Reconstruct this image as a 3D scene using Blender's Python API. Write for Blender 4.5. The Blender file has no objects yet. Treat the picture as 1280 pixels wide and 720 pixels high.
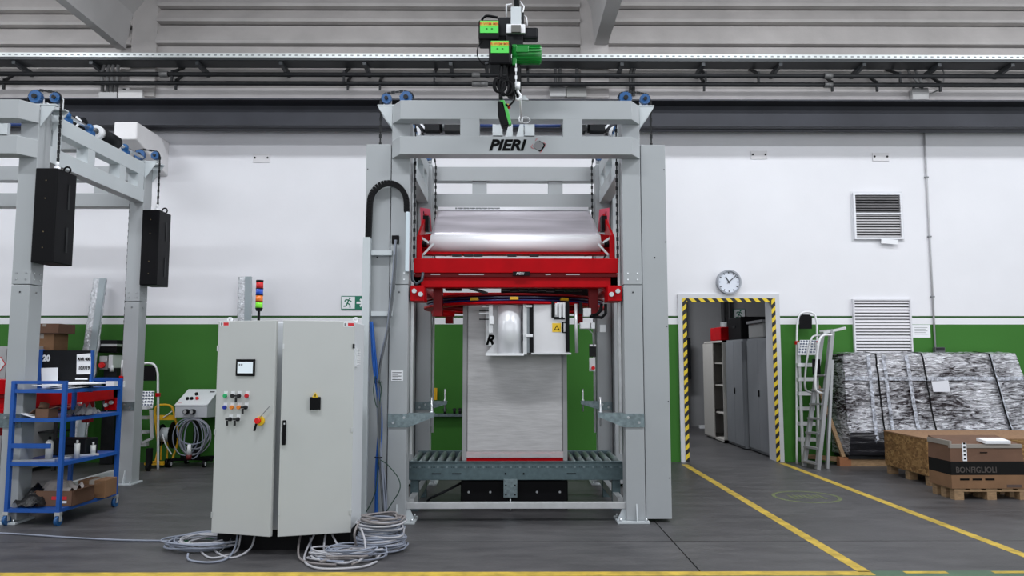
import bpy, math, random
from mathutils import Vector, Matrix, noise
random.seed(7)
PI = math.pi; R = math.radians
S = bpy.context.scene; C = S.collection

# ---------------------------------------------------------------- camera
F_PX = 950.0; PITCH = R(5.29); YAW = R(0.40); EYE = 1.5
cd = bpy.data.cameras.new('camera'); cam = bpy.data.objects.new('camera', cd); C.objects.link(cam)
cam.location = (0, 0, EYE); cam.rotation_euler = (PI/2+PITCH, 0, -YAW)
cd.sensor_width = 36; cd.lens = F_PX/1280*36; cd.clip_end = 200
S.camera = cam
# ---------------------------------------------------------------- world, lamps, exposure
w = bpy.data.worlds.new('world'); S.world = w; w.use_nodes = True
w.node_tree.nodes['Background'].inputs[0].default_value = (0.80, 0.87, 1.0, 1)
w.node_tree.nodes['Background'].inputs[1].default_value = 0.15
S.view_settings.view_transform = 'Standard'; S.view_settings.look = 'None'
S.view_settings.gamma = 1; S.view_settings.use_curve_mapping = False
S.view_settings.exposure = 0.26
def area(name, loc, rot, sx, sy, power, col=(0.93, 0.96, 1.0), spread=180):
    l = bpy.data.lights.new(name, 'AREA'); l.shape = 'RECTANGLE'; l.size = sx; l.size_y = sy
    l.energy = power; l.color = col; l.spread = R(spread)
    o = bpy.data.objects.new(name, l); C.objects.link(o); o.location = loc; o.rotation_euler = rot
    return o
# hall lamps hung in two rows under the roof, and the big daylight front behind the camera
for i, lx in enumerate((-7.2, -2.0, 3.6, 8.8)):
    area('hall_lamp', (lx, 7.4, 6.9), (R(14), 0, 0), 2.6, 0.5, 95)
    area('hall_lamp', (lx, 3.4, 6.9), (R(14), 0, 0), 2.6, 0.5, 150)
area('daylight_front', (0.0, -3.5, 3.6), (R(84), 0, 0), 16, 4.2, 300)
area('daylight_right', (14.5, 3.0, 3.8), (R(84), 0, R(80)), 9, 4.0, 330)
area('daylight_left', (-14.5, 3.0, 3.8), (R(84), 0, R(-80)), 9, 4.0, 270)

# ---------------------------------------------------------------- pixel helpers (points in the world on a given plane)
_f = Vector((math.sin(YAW)*math.cos(PITCH), math.cos(YAW)*math.cos(PITCH), math.sin(PITCH)))
_r = Vector((math.cos(YAW), -math.sin(YAW), 0)); _u = _r.cross(_f)
def ray(px, py): return _f + _r*((px-640)/F_PX) - _u*((py-360)/F_PX)
def at(px, py, Y):
    d = ray(px, py); return Vector((0, 0, EYE)) + d*(Y/d.y)
def fl(px, py, z=0):
    d = ray(px, py); return Vector((0, 0, EYE)) + d*((z-EYE)/d.z)
def Z(py, Y, px=640): return at(px, py, Y).z
def X(px, Y, py=448): return at(px, py, Y).x

# ---------------------------------------------------------------- materials
MATS = {}
def mat(name, col, rough=0.5, metal=0.0, amt=0.0, scale=6.0, bump=0.0, bscale=40.0, spec=0.5, stretch=None,
        emit=None, coat=0.0, alpha=1.0, trans=0.0):
    if name in MATS: return MATS[name]
    m = bpy.data.materials.new(name); m.use_nodes = True; nt = m.node_tree; b = nt.nodes['Principled BSDF']
    b.inputs['Roughness'].default_value = rough; b.inputs['Metallic'].default_value = metal
    b.inputs['Specular IOR Level'].default_value = spec; b.inputs['Coat Weight'].default_value = coat
    b.inputs['Alpha'].default_value = alpha; b.inputs['Transmission Weight'].default_value = trans
    b.inputs['Base Color'].default_value = (*col, 1)
    tc = nt.nodes.new('ShaderNodeTexCoord'); mp = nt.nodes.new('ShaderNodeMapping')
    nt.links.new(tc.outputs['Object'], mp.inputs[0])
    if stretch: mp.inputs['Scale'].default_value = stretch
    if amt:
        n = nt.nodes.new('ShaderNodeTexNoise'); n.inputs['Scale'].default_value = scale; n.inputs['Detail'].default_value = 6
        nt.links.new(mp.outputs[0], n.inputs['Vector'])
        r = nt.nodes.new('ShaderNodeValToRGB')
        r.color_ramp.elements[0].position = 0.3; r.color_ramp.elements[1].position = 0.7
        r.color_ramp.elements[0].color = (*[c*(1-amt) for c in col], 1)
        r.color_ramp.elements[1].color = (*[min(1, c*(1+amt)) for c in col], 1)
        nt.links.new(n.outputs['Fac'], r.inputs[0]); nt.links.new(r.outputs[0], b.inputs['Base Color'])
    if bump:
        n2 = nt.nodes.new('ShaderNodeTexNoise'); n2.inputs['Scale'].default_value = bscale; n2.inputs['Detail'].default_value = 4
        nt.links.new(mp.outputs[0], n2.inputs['Vector'])
        bp = nt.nodes.new('ShaderNodeBump'); bp.inputs['Strength'].default_value = bump; bp.inputs['Distance'].default_value = 0.02
        nt.links.new(n2.outputs['Fac'], bp.inputs['Height']); nt.links.new(bp.outputs[0], b.inputs['Normal'])
    if emit:
        b.inputs['Emission Color'].default_value = (*emit[0], 1); b.inputs['Emission Strength'].default_value = emit[1]
    MATS[name] = m; return m
def nodes_of(m): return m.node_tree, m.node_tree.nodes['Principled BSDF']

GREY = mat('machine_grey_paint', (0.375, 0.395, 0.41), 0.42, amt=0.03, scale=2)
GREYL = mat('light_grey_paint', (0.54, 0.58, 0.60), 0.45, amt=0.03, scale=2)
CABG = mat('cabinet_grey_paint', (0.52, 0.53, 0.52), 0.5, amt=0.02, scale=3, bump=0.05, bscale=300)
CABL = mat('cabinet_grey_lit', (0.66, 0.69, 0.72), 0.5)  # cabinet grey lightened, light from the right put into the colour
GALV = mat('galvanised_steel', (0.24, 0.30, 0.32), 0.38, 0.75, amt=0.25, scale=30)
GALVD = mat('teal_grey_steel', (0.11, 0.16, 0.175), 0.45, 0.5, amt=0.15, scale=20)
STEEL = mat('bright_steel', (0.66, 0.68, 0.70), 0.28, 0.9, amt=0.1, scale=10)
ALU = mat('aluminium', (0.62, 0.63, 0.64), 0.4, 0.55, amt=0.08, scale=12)
ALUL = mat('pale_aluminium', (0.80, 0.81, 0.83), 0.4, 0.2)
RED = mat('red_paint', (0.44, 0.0, 0.004), 0.45, spec=0.12, amt=0.12, scale=5)
REDD = mat('dark_red_paint', (0.20, 0.003, 0.006), 0.45, spec=0.2)
PINK = mat('pink_red_paint', (0.72, 0.10, 0.16), 0.4)  # pink-red colour of the small covers on the carriage
BLACK = mat('black_plastic', (0.002, 0.002, 0.003), 0.5, spec=0.15)
BLACKM = mat('black_paint', (0.005, 0.006, 0.008), 0.6, spec=0.25, amt=0.3, scale=8)
DARK = mat('dark_steel', (0.016, 0.017, 0.019), 0.55, 0.2, spec=0.3, amt=0.3, scale=10)
DARKB = mat('blued_dark_beam_paint', (0.040, 0.042, 0.052), 0.6, spec=0.3, amt=0.2, scale=1.5)
BLUE = mat('blue_paint', (0.012, 0.085, 0.36), 0.4, amt=0.1, scale=8)
BLUES = mat('sprocket_blue', (0.012, 0.09, 0.26), 0.35)
BLUEC = mat('blue_cable_sheath', (0.01, 0.10, 0.42), 0.5)
GREYC = mat('grey_cable_sheath', (0.24, 0.265, 0.33), 0.45)
GREYC2 = mat('pale_cable_sheath', (0.42, 0.42, 0.45), 0.45)
BROWNC = mat('taupe_cable_sheath', (0.22, 0.20, 0.20), 0.5)
GREEN = mat('hoist_green_paint', (0.01, 0.22, 0.03), 0.35)
GREENL = mat('bright_green_label', (0.08, 0.62, 0.08), 0.5)
ORNG = mat('orange_print', (0.85, 0.22, 0.02), 0.5)
YEL = mat('yellow_paint', (0.72, 0.40, 0.01), 0.45, amt=0.1, scale=8)
YELL = mat('yellow_label', (0.85, 0.55, 0.02), 0.5)
WHITE = mat('white_plastic', (0.80, 0.81, 0.83), 0.4)
PAPER = mat('white_paper', (0.84, 0.85, 0.88), 0.8)
CONC = mat('painted_concrete', (0.50, 0.475, 0.465), 0.85, amt=0.10, scale=2.2, bump=0.1)
CONCW = mat('white_painted_concrete', (0.76, 0.75, 0.76), 0.85, amt=0.03, scale=4, bump=0.1)
WOOD = mat('pale_pallet_wood', (0.30, 0.19, 0.10), 0.75, amt=0.3, scale=14, stretch=(1, 1, 6))
CARD = mat('brown_cardboard', (0.145, 0.075, 0.045), 0.8, amt=0.12, scale=5)
CARDL = mat('light_cardboard', (0.20, 0.105, 0.05), 0.8, amt=0.12, scale=5)
TAPE = mat('clear_packing_tape', (0.30, 0.27, 0.24), 0.3)
INK = mat('black_ink', (0.003, 0.003, 0.003), 0.7, spec=0.1)
INKG = mat('grey_ink', (0.20, 0.21, 0.22), 0.6)
INKR = mat('red_ink', (0.62, 0.02, 0.03), 0.6)
RUBBER = mat('black_rubber', (0.005, 0.005, 0.005), 0.8, spec=0.2)
GLASS = mat('lamp_red', (0.75, 0.02, 0.02), 0.25)
SILV = mat('silver_film', (0.66, 0.62, 0.68), 0.36, 0.35, amt=0.16, scale=2, bump=0.12, bscale=3, stretch=(0.6, 3, 3))
ROLLW = mat('white_film_roll', (0.86, 0.86, 0.89), 0.35)

# ---------------------------------------------------------------- mesh builder
class MB:
    def __init__(s): s.v = []; s.f = []; s.sm = []
    def add(s, vs, fs, smooth=False):
        n = len(s.v); s.v += [Vector(a) for a in vs]; s.f += [tuple(i+n for i in f) for f in fs]
        s.sm += ([smooth]*len(fs) if isinstance(smooth, bool) else smooth); return s
    def box(s, x0, x1, y0, y1, z0, z1):
        return s.add([(x, y, z) for z in (z0, z1) for y in (y0, y1) for x in (x0, x1)],
                     [(0, 2, 3, 1), (4, 5, 7, 6), (0, 1, 5, 4), (2, 6, 7, 3), (0, 4, 6, 2), (1, 3, 7, 5)])
    def cbox(s, c, d): return s.box(c[0]-d[0]/2, c[0]+d[0]/2, c[1]-d[1]/2, c[1]+d[1]/2, c[2]-d[2]/2, c[2]+d[2]/2)
    def rbox(s, c, d, rot):
        M = rot; c = Vector(c)
        vs = [c + M @ Vector((x*d[0]/2, y*d[1]/2, z*d[2]/2)) for z in (-1, 1) for y in (-1, 1) for x in (-1, 1)]
        return s.add(vs, [(0, 2, 3, 1), (4, 5, 7, 6), (0, 1, 5, 4), (2, 6, 7, 3), (0, 4, 6, 2), (1, 3, 7, 5)])
    def bar(s, p, q, w, h, up=(0, 0, 1)):
        p = Vector(p); q = Vector(q); d = (q-p).normalized(); up = Vector(up)
        if abs(d.dot(up)) > 0.98: up = Vector((0, 1, 0))
        a = d.cross(up).normalized(); b = a.cross(d).normalized()
        vs = [e + a*i*w/2 + b*j*h/2 for e in (p, q) for j in (-1, 1) for i in (-1, 1)]
        return s.add(vs, [(0, 1, 3, 2), (4, 6, 7, 5), (0, 4, 5, 1), (2, 3, 7, 6), (0, 2, 6, 4), (1, 5, 7, 3)])
    def cyl(s, p, q, r, n=16, r2=None, caps=True):
        p = Vector(p); q = Vector(q); d = (q-p).normalized(); r2 = r if r2 is None else r2
        a = d.orthogonal().normalized(); b = d.cross(a)
        vs = []
        for e, rr in ((p, r), (q, r2)):
            vs += [e + (a*math.cos(2*PI*k/n) + b*math.sin(2*PI*k/n))*rr for k in range(n)]
        fs = [(k, (k+1) % n, n+(k+1) % n, n+k) for k in range(n)]; sm = [True]*n
        if caps: fs += [tuple(range(n))[::-1], tuple(range(n, 2*n))]; sm += [False, False]
        return s.add(vs, fs, sm)
    def ring(s, p, q, ro, ri, n=24):
        p = Vector(p); q = Vector(q); d = (q-p).normalized(); a = d.orthogonal().normalized(); b = d.cross(a); vs = []
        for e in (p, q):
            for rr in (ro, ri): vs += [e+(a*math.cos(2*PI*k/n)+b*math.sin(2*PI*k/n))*rr for k in range(n)]
        fs = []; sm = []
        for k in range(n):
            j = (k+1) % n
            fs += [(k, j, 2*n+j, 2*n+k), (n+k, 3*n+k, 3*n+j, n+j), (k, n+k, n+j, j), (2*n+k, 2*n+j, 3*n+j, 3*n+k)]
            sm += [True, True, False, False]
        return s.add(vs, fs, sm)
    def tube(s, pts, r, n=6, closed=False):
        pts = [Vector(p) for p in pts]; m = len(pts); vs = []; prev = None
        for i in range(m):
            if closed: t = pts[(i+1) % m]-pts[i-1]
            else: t = pts[min(i+1, m-1)]-pts[max(i-1, 0)]
            t.normalize()
            a = t.orthogonal().normalized() if prev is None else (prev - t*prev.dot(t))
            a = a.normalized() if a.length > 1e-5 else t.orthogonal().normalized()
            prev = a; b = t.cross(a)
            vs += [pts[i]+(a*math.cos(2*PI*k/n)+b*math.sin(2*PI*k/n))*r for k in range(n)]
        fs = []
        for i in range(m if closed else m-1):
            j = (i+1) % m
            fs += [(i*n+k, i*n+(k+1) % n, j*n+(k+1) % n, j*n+k) for k in range(n)]
        sm = [True]*len(fs)
        if not closed: fs += [tuple(range(n))[::-1], tuple((m-1)*n+k for k in range(n))]; sm += [False, False]
        return s.add(vs, fs, sm)
    def prism(s, poly, vec):
        n = len(poly); vec = Vector(vec); p = [Vector(a) for a in poly]
        fs = [tuple(range(n))[::-1], tuple(range(n, 2*n))] + [(k, (k+1) % n, n+(k+1) % n, n+k) for k in range(n)]
        return s.add(p+[a+vec for a in p], fs)
    def hull8(s, a, b):   # two quads (4 points each) joined
        return s.add(list(a)+list(b), [(3, 2, 1, 0), (4, 5, 6, 7), (0, 1, 5, 4), (1, 2, 6, 5), (2, 3, 7, 6), (3, 0, 4, 7)])
    def sphere(s, c, r, n=10, m=6, sc=(1, 1, 1)):
        c = Vector(c); vs = [c+Vector((0, 0, r*sc[2]))]
        for i in range(1, m):
            t = PI*i/m
            vs += [c+Vector((r*sc[0]*math.sin(t)*math.cos(2*PI*k/n), r*sc[1]*math.sin(t)*math.sin(2*PI*k/n), r*sc[2]*math.cos(t))) for k in range(n)]
        vs.append(c-Vector((0, 0, r*sc[2]))); fs = [(0, 1+k, 1+(k+1) % n) for k in range(n)]
        for i in range(m-2):
            fs += [(1+i*n+k, 1+(i+1)*n+k, 1+(i+1)*n+(k+1) % n, 1+i*n+(k+1) % n) for k in range(n)]
        L = len(vs)-1; fs += [(L, 1+(m-2)*n+(k+1) % n, 1+(m-2)*n+k) for k in range(n)]
        return s.add(vs, fs, True)
    def grid(s, fn, nu, nv, smooth=True):
        vs = [fn(i/nu, j/nv) for j in range(nv+1) for i in range(nu+1)]
        fs = [(j*(nu+1)+i, j*(nu+1)+i+1, (j+1)*(nu+1)+i+1, (j+1)*(nu+1)+i) for j in range(nv) for i in range(nu)]
        return s.add(vs, fs, smooth)
    def chain(s, pts, step=0.045, w=0.022):
        pts = [Vector(p) for p in pts]; k = 0
        for a, b in zip(pts, pts[1:]):
            L = (b-a).length; n = max(1, int(L/step)); d = (b-a)/n
            for i in range(n):
                c0 = a+d*i; c1 = a+d*(i+0.92); ww = (w, w*0.45) if k % 2 else (w*0.45, w)
                s.bar(c0, c1, ww[0], ww[1], (0, 1, 0)); k += 1
        return s
    def build(s, name, m, parent=None, world=False, bevel=0.0, kind=None, label=None):
        me = bpy.data.meshes.new(name); off = Vector((0, 0, 0))
        if world and parent is not None:
            p = parent
            while p is not None: off += p.location; p = p.parent
        me.from_pydata([tuple(a-off) for a in s.v], [], s.f); me.polygons.foreach_set('use_smooth', s.sm)
        me.materials.append(m); me.validate(); me.update()
        o = bpy.data.objects.new(name, me); C.objects.link(o)
        if parent is not None: o.parent = parent
        if bevel:
            b = o.modifiers.new('bevel', 'BEVEL'); b.width = bevel; b.segments = 2; b.limit_method = 'ANGLE'; b.angle_limit = R(50)
            b.harden_normals = False
        if kind: o['kind'] = kind
        if label: o['label'] = label
        return o
def tag(o, label=None, cat=None, group=None, kind=None):
    if label: o['label'] = label
    if cat: o['category'] = cat
    if group: o['group'] = group
    if kind: o['kind'] = kind
    return o
def thing(name, label, cat, loc=(0, 0, 0), rz=0, group=None):
    o = bpy.data.objects.new(name, None); C.objects.link(o); o.location = loc; o.rotation_euler = (0, 0, rz)
    o.empty_display_size = 0.1
    return tag(o, label, cat, group)
def copy_tree(o, parent=None):
    c = o.copy(); C.objects.link(c); c.parent = parent
    for ch in list(o.children): copy_tree(ch, c)
    return c
def text(name, body, size, loc, rot, m, parent=None, shear=0, bold=0.0, align='CENTER', depth=0.0015, xs=1.0, label=None):
    cu = bpy.data.curves.new(name, 'FONT'); cu.body = body; cu.size = size; cu.align_x = align; cu.align_y = 'CENTER'
    cu.shear = shear; cu.offset = bold; cu.extrude = depth; cu.resolution_u = 3
    t = bpy.data.objects.new(name+'_tmp', cu)
    dg = bpy.context.evaluated_depsgraph_get()
    C.objects.link(t); dg.update(); me = bpy.data.meshes.new_from_object(t.evaluated_get(dg)); me.name = name
    bpy.data.objects.remove(t)
    M = Matrix.Translation(loc) @ rot.to_4x4() @ Matrix.Diagonal((xs, 1, 1, 1))
    me.transform(M); me.materials.clear(); me.materials.append(m)
    o = bpy.data.objects.new(name, me); C.objects.link(o)
    if parent is not None: o.parent = parent
    if label: o['label'] = label
    return o
FRONT = Matrix.Rotation(PI/2, 3, 'X')      # text facing -Y
def struct(mb, name, m, bevel=0.0, kind='structure'):
    o = mb.build(name, m, bevel=bevel); o['kind'] = kind; return o

# ================================================================= SETTING
WY = 11.2
def zW(py): return Z(py, WY)
DX0, DX1, DZ = X(856, WY), X(968, WY), zW(376)
# floor with joints cut as separate slabs
def floor_mat():
    m = mat('worn_concrete_floor', (0.075, 0.073, 0.076), 0.42, bump=0.12, bscale=25); nt, b = nodes_of(m); L = nt.links
    tc = nt.nodes.new('ShaderNodeTexCoord')
    def nz(sc, det=6, st=None):
        n = nt.nodes.new('ShaderNodeTexNoise'); n.inputs['Scale'].default_value = sc; n.inputs['Detail'].default_value = det
        n.inputs['Roughness'].default_value = 0.65
        if st:
            mp = nt.nodes.new('ShaderNodeMapping'); mp.inputs['Scale'].default_value = st
            L.new(tc.outputs['Object'], mp.inputs[0]); L.new(mp.outputs[0], n.inputs['Vector'])
        else: L.new(tc.outputs['Object'], n.inputs['Vector'])
        return n
    n1 = nz(0.7); n2 = nz(5, 8, (0.35, 1.4, 1)); n3 = nz(60, 2)
    a = nt.nodes.new('ShaderNodeMath'); a.operation = 'MULTIPLY_ADD'; a.inputs[1].default_value = 0.55
    L.new(n2.outputs['Fac'], a.inputs[0])
    a2 = nt.nodes.new('ShaderNodeMath'); a2.operation = 'MULTIPLY'; a2.inputs[1].default_value = 0.45
    L.new(n1.outputs['Fac'], a2.inputs[0]); L.new(a2.outputs[0], a.inputs[2])
    a3 = nt.nodes.new('ShaderNodeMath'); a3.operation = 'MULTIPLY_ADD'; a3.inputs[1].default_value = 0.10
    L.new(n3.outputs['Fac'], a3.inputs[0]); L.new(a.outputs[0], a3.inputs[2])
    r = nt.nodes.new('ShaderNodeValToRGB'); e = r.color_ramp.elements
    e[0].position = 0.38; e[0].color = (0.034, 0.033, 0.036, 1); e[1].position = 0.70; e[1].color = (0.100, 0.097, 0.100, 1)
    L.new(a3.outputs[0], r.inputs[0]); L.new(r.outputs[0], b.inputs['Base Color'])
    rr = nt.nodes.new('ShaderNodeMapRange'); rr.inputs[3].default_value = 0.32; rr.inputs[4].default_value = 0.6
    L.new(n2.outputs['Fac'], rr.inputs[0]); L.new(rr.outputs[0], b.inputs['Roughness'])
    return m
FLOORM = floor_mat()
GREENF = mat('green_floor_paint', (0.065, 0.125, 0.075), 0.5, amt=0.25, scale=4)
fb = MB().box(-16, 16, -6, 19, -0.2, -0.02)
floor = struct(fb, 'floor', mat('joint_filler', (0.012, 0.012, 0.012), 0.9))
yj = fl(600, 677).y; xj = fl(822, 655).x; xj2 = fl(875, 715).x
g = 0.006
xjm = (xj+xj2)/2
for (x0, x1) in ((-16, -6.3), (-6.3, xjm), (xjm, 6.3), (6.3, 16)):
    for (y0, y1) in ((-6, yj-3.6), (yj-3.6, yj), (yj, WY+0.15), (WY+0.15, 19)):
        MB().box(x0+g, x1-g, y0+g, y1-g, -0.05, 0).build('floor_slab', FLOORM, floor)
# floor paint: yellow lines
YLINE = mat('worn_yellow_line', (0.52, 0.36, 0.045), 0.55, amt=0.3, scale=9)
yl0 = fl(600, 717).y; 
lx1 = fl(853, 579).x; lx2 = fl(975, 578).x
ml = MB().box(lx1-0.045, lx1+0.045, fl(1085, 715).y, WY-0.25, 0, 0.0015)
tag(ml.build('floor_line', YLINE), 'yellow floor line running to the left side of the doorway', 'floor marking', kind='structure')
ml = MB().box(lx2-0.045, lx2+0.045, 2, WY-0.1, 0, 0.0015)
tag(ml.build('floor_line', YLINE), 'yellow floor line running to the right side of the doorway', 'floor marking', kind='structure')
ml = MB().box(-14, lx1+0.04, yl0-0.06, yl0+0.04, 0, 0.0015)
tag(ml.build('floor_line', YLINE), 'yellow floor line across the foreground', 'floor marking', kind='structure')
mg = MB().box(-14, lx1, yl0-2.2, yl0-0.065, 0, 0.001).box(lx1, 14, yl0-2.2, yl0+0.05, 0, 0.001)
tag(mg.build('green_walkway', GREENF), 'green painted walkway along the front edge', 'floor marking', kind='structure')
k = 0
for px in (1152, 1262, 1372, 1040):
    x = fl(px, 713).x
    if px == 1040: continue
    tag(MB().box(x-0.15, x+0.15, yl0-0.02, yl0+0.03, 0.001, 0.0025).build('floor_dash', YLINE), None, None, kind='structure')
# faded round floor sign
cc = fl(1008, 621)
fc = MB()
for rr0, rr1 in ((0.36, 0.32), (0.15, 0.0)):
    if rr1: fc.ring((cc.x, cc.y, 0), (cc.x, cc.y, 0.0012), rr0, rr1, 40)
for i in range(7):
    a = -0.18+i*0.055
    fc.box(cc.x+a, cc.x+a+0.028, cc.y-0.14+0.03*(i % 3), cc.y+0.12-0.02*(i % 2), 0, 0.0012)
tag(fc.build('floor_emblem', mat('faded_green_emblem', (0.12, 0.145, 0.06), 0.6, amt=0.35, scale=14)), 'faded green round pictogram painted on the floor', 'floor marking', kind='structure')

def wall_mat():
    m = mat('wall_paint', (0.8, 0.8, 0.83), 0.75, bump=0.04, bscale=30); nt, b = nodes_of(m); L = nt.links
    g_ = nt.nodes.new('ShaderNodeNewGeometry'); sx = nt.nodes.new('ShaderNodeSeparateXYZ'); L.new(g_.outputs['Position'], sx.inputs[0])
    dv = nt.nodes.new('ShaderNodeMath'); dv.operation = 'DIVIDE'; dv.inputs[1].default_value = 8.0; L.new(sx.outputs['Z'], dv.inputs[0])
    r = nt.nodes.new('ShaderNodeValToRGB'); cr = r.color_ramp; cr.interpolation = 'CONSTANT'
    gcol = (0.030, 0.155, 0.012, 1); wcol = (0.80, 0.80, 0.835, 1)
    cr.elements[0].position = 0; cr.elements[0].color = gcol
    cr.elements[1].position = zW(406.3)/8; cr.elements[1].color = wcol
    e = cr.elements.new(zW(399)/8); e.color = (0.02, 0.085, 0.015, 1)
    e = cr.elements.new(zW(395.2)/8); e.color = wcol
    L.new(dv.outputs[0], r.inputs[0])
    n = nt.nodes.new('ShaderNodeTexNoise'); n.inputs['Scale'].default_value = 1.3; n.inputs['Detail'].default_value = 5
    tc = nt.nodes.new('ShaderNodeTexCoord'); L.new(tc.outputs['Object'], n.inputs['Vector'])
    mr = nt.nodes.new('ShaderNodeMapRange'); mr.inputs[3].default_value = 0.93; mr.inputs[4].default_value = 1.05; L.new(n.outputs['Fac'], mr.inputs[0])
    mx = nt.nodes.new('ShaderNodeVectorMath'); mx.operation = 'SCALE'; L.new(r.outputs[0], mx.inputs[0]); L.new(mr.outputs[0], mx.inputs['Scale'])
    L.new(mx.outputs[0], b.inputs['Base Color']); return m
WALLM = wall_mat()
wb = MB()
ZT = Z(60, WY)      # foot of the stepped upper courses
wb.box(-16, DX0-0.03, WY, WY+0.2, 0, ZT).box(DX1+0.03, 16, WY, WY+0.2, 0, ZT).box(DX0-0.03, DX1+0.03, WY, WY+0.2, DZ+0.03, ZT)
wall = struct(wb, 'wall_back', WALLM)
# upper wall: slightly stepped courses, three bays between pilasters
bays = [(-16, X(150, WY)), (X(182, WY), X(728, WY)), (X(764, WY), 16)]
for bi, (x0, x1) in enumerate(bays):
    zs = [Z(p, WY) for p in ((62, 38, 20, -6), (60, 33, 14, -8), (59, 32, 12, -12))[bi]]
    zb = Z(112, WY)
    MB().prism([(x0, WY+0.0, zb), (x0, WY-0.03, zb), (x0, WY-0.03, zs[0]), (x0, WY, zs[0])], (x1-x0, 0, 0)).build('wall_course', CONC, wall)
    for a, b_ in list(zip(zs, zs[1:]))+[(zs[-1], 7.6)]:
        MB().prism([(x0, WY+0.1, a+0.01), (x0, WY-0.13, a+0.01), (x0, WY-0.14, a+0.05), (x0, WY-0.02, b_-0.01), (x0, WY+0.1, b_-0.01)], (x1-x0, 0, 0)).build('wall_course', CONC, wall)
MB().box(-16, 16, WY-0.045, WY, Z(126, WY)-0.05, Z(112, WY)).build('wall_ledge', mat('pale_ledge_concrete', (0.74, 0.71, 0.71), 0.85, amt=0.05, scale=3), wall)
for (a, b_) in ((150, 182), (728, 764)):
    MB().box(X(a, WY), X(b_, WY), WY-0.10, WY+0.1, Z(124, WY), 7.6).build('pilaster', CONC, wall)
# fine vertical joints in the wall panels
for px in (567, 974, 1156):
    pass
for nm, x0, x1 in (('wall_left', -16.2, -16), ('wall_right', 16, 16.2)):
    struct(MB().box(x0, x1, 2, WY+0.2, 0, 7.6), nm, WALLM)
struct(MB().box(-16.2, 16.2, 0.5, WY+0.2, 7.6, 7.8), 'ceiling', CONC)
# roof beams running from the wall over the hall: narrow soffit, sides flaring upward
for (pa, pb, fla) in ((150, 161.5, 0.24), (742, 758.5, 0.12)):
    x0, x1 = X(pa, WY, 66), X(pb, WY, 66); zb = Z(66 if pa < 200 else 59, WY)
    bm = MB().prism([(x0, 0.6, zb), (x1, 0.6, zb), (x1+fla*0.35, 0.6, zb+0.55), (x1+fla, 0.6, zb+0.75), (x1+fla, 0.6, 7.6), (x0-fla, 0.6, 7.6), (x0-fla, 0.6, zb+0.75), (x0-fla*0.35, 0.6, zb+0.55)], (0, WY-0.1-0.6, 0))
    tag(struct(bm, 'roof_beam', mat('beam_concrete', (0.50, 0.49, 0.49), 0.8, amt=0.05, scale=2)), None, None)
# crane runway beam (dark H section) along the wall on white corbels
BY = WY-0.52
zt, zb = Z(127, BY), Z(157, BY)
cr = MB().box(-15.9, 15.9, BY-0.12, BY+0.30, zt-0.02, zt).box(-15.9, 15.9, BY+0.13, BY+0.16, zb, zt).box(-15.9, 15.9, BY, BY+0.30, zb, zb+0.02)  # top flange drawn forward to throw shade on the web
cr.box(-15.9, 15.9, BY+0.08, BY+0.13, zb+0.02, zt-0.14)
cr.box(-15.9, 15.9, BY+0.11, BY+0.18, zt, zt+0.03)
tag(cr.build('crane_runway_beam', DARKB), 'long dark steel crane beam fixed high along the white wall', 'beam')
def corbel(xa, xb, lab):
    y0 = WY-1.0; zt_ = Z(152, y0, xa); zl = Z(174, y0, xa)
    x0, x1 = X(xa, y0), X(xb, y0)
    a = [(x0, y0, zl), (x1, y0, zl), (x1, y0, zt_), (x0, y0, zt_)]
    b_ = [(x0, WY, zl-0.28), (x1, WY, zl-0.28), (x1, WY, zt_), (x0, WY, zt_)]
    zq = zb-0.005
    m = MB().hull8(a, b_); o = m.build('wall_corbel', CONCW, bevel=0.02); tag(o, lab, 'corbel', kind='structure')
corbel(128, 158, None)

# door frame with striped hazard tape (door_1)
def hazard(name, op):
    HZ = mat(name, (0.8, 0.6, 0.02), 0.5); nt, b = nodes_of(HZ)
    tc = nt.nodes.new('ShaderNodeNewGeometry'); sx = nt.nodes.new('ShaderNodeSeparateXYZ'); nt.links.new(tc.outputs['Position'], sx.inputs[0])
    ad = nt.nodes.new('ShaderNodeMath'); ad.operation = op; nt.links.new(sx.outputs['X'], ad.inputs[0]); nt.links.new(sx.outputs['Z'], ad.inputs[1])
    mu = nt.nodes.new('ShaderNodeMath'); mu.operation = 'MULTIPLY'; mu.inputs[1].default_value = 7.4; nt.links.new(ad.outputs[0], mu.inputs[0])
    fr = nt.nodes.new('ShaderNodeMath'); fr.operation = 'FRACT'; nt.links.new(mu.outputs[0], fr.inputs[0])
    gt = nt.nodes.new('ShaderNodeMath'); gt.operation = 'GREATER_THAN'; gt.inputs[1].default_value = 0.5; nt.links.new(fr.outputs[0], gt.inputs[0])
    mx = nt.nodes.new('ShaderNodeMix'); mx.data_type = 'RGBA'; mx.inputs[6].default_value = (0.012, 0.012, 0.012, 1); mx.inputs[7].default_value = (0.80, 0.58, 0.03, 1)
    nt.links.new(gt.outputs[0], mx.inputs[0]); nt.links.new(mx.outputs[2], b.inputs['Base Color'])
    return HZ
HZ = hazard('hazard_stripe_tape', 'ADD'); HZV = hazard('hazard_stripe_tape_upright', 'SUBTRACT')
d1 = thing('door_1', None, None, (DX0, WY, 0)); d1['kind'] = 'structure'
fw = X(976, WY)-X(968, WY)
FRM = mat('door_frame_grey', (0.62, 0.63, 0.66), 0.5)
o0, o1, oz = DX0-0.09, DX1+0.09, DZ+0.10
MB().box(o0, DX0, WY-0.03, WY+0.34, 0, oz).build('door_jamb', FRM, d1, True)
MB().box(DX1, o1, WY-0.03, WY+0.34, 0, oz).build('door_jamb', FRM, d1, True)
MB().box(DX0, DX1, WY-0.03, WY+0.22, DZ, oz).build('door_head', FRM, d1, True)
t_ = 0.056
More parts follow.
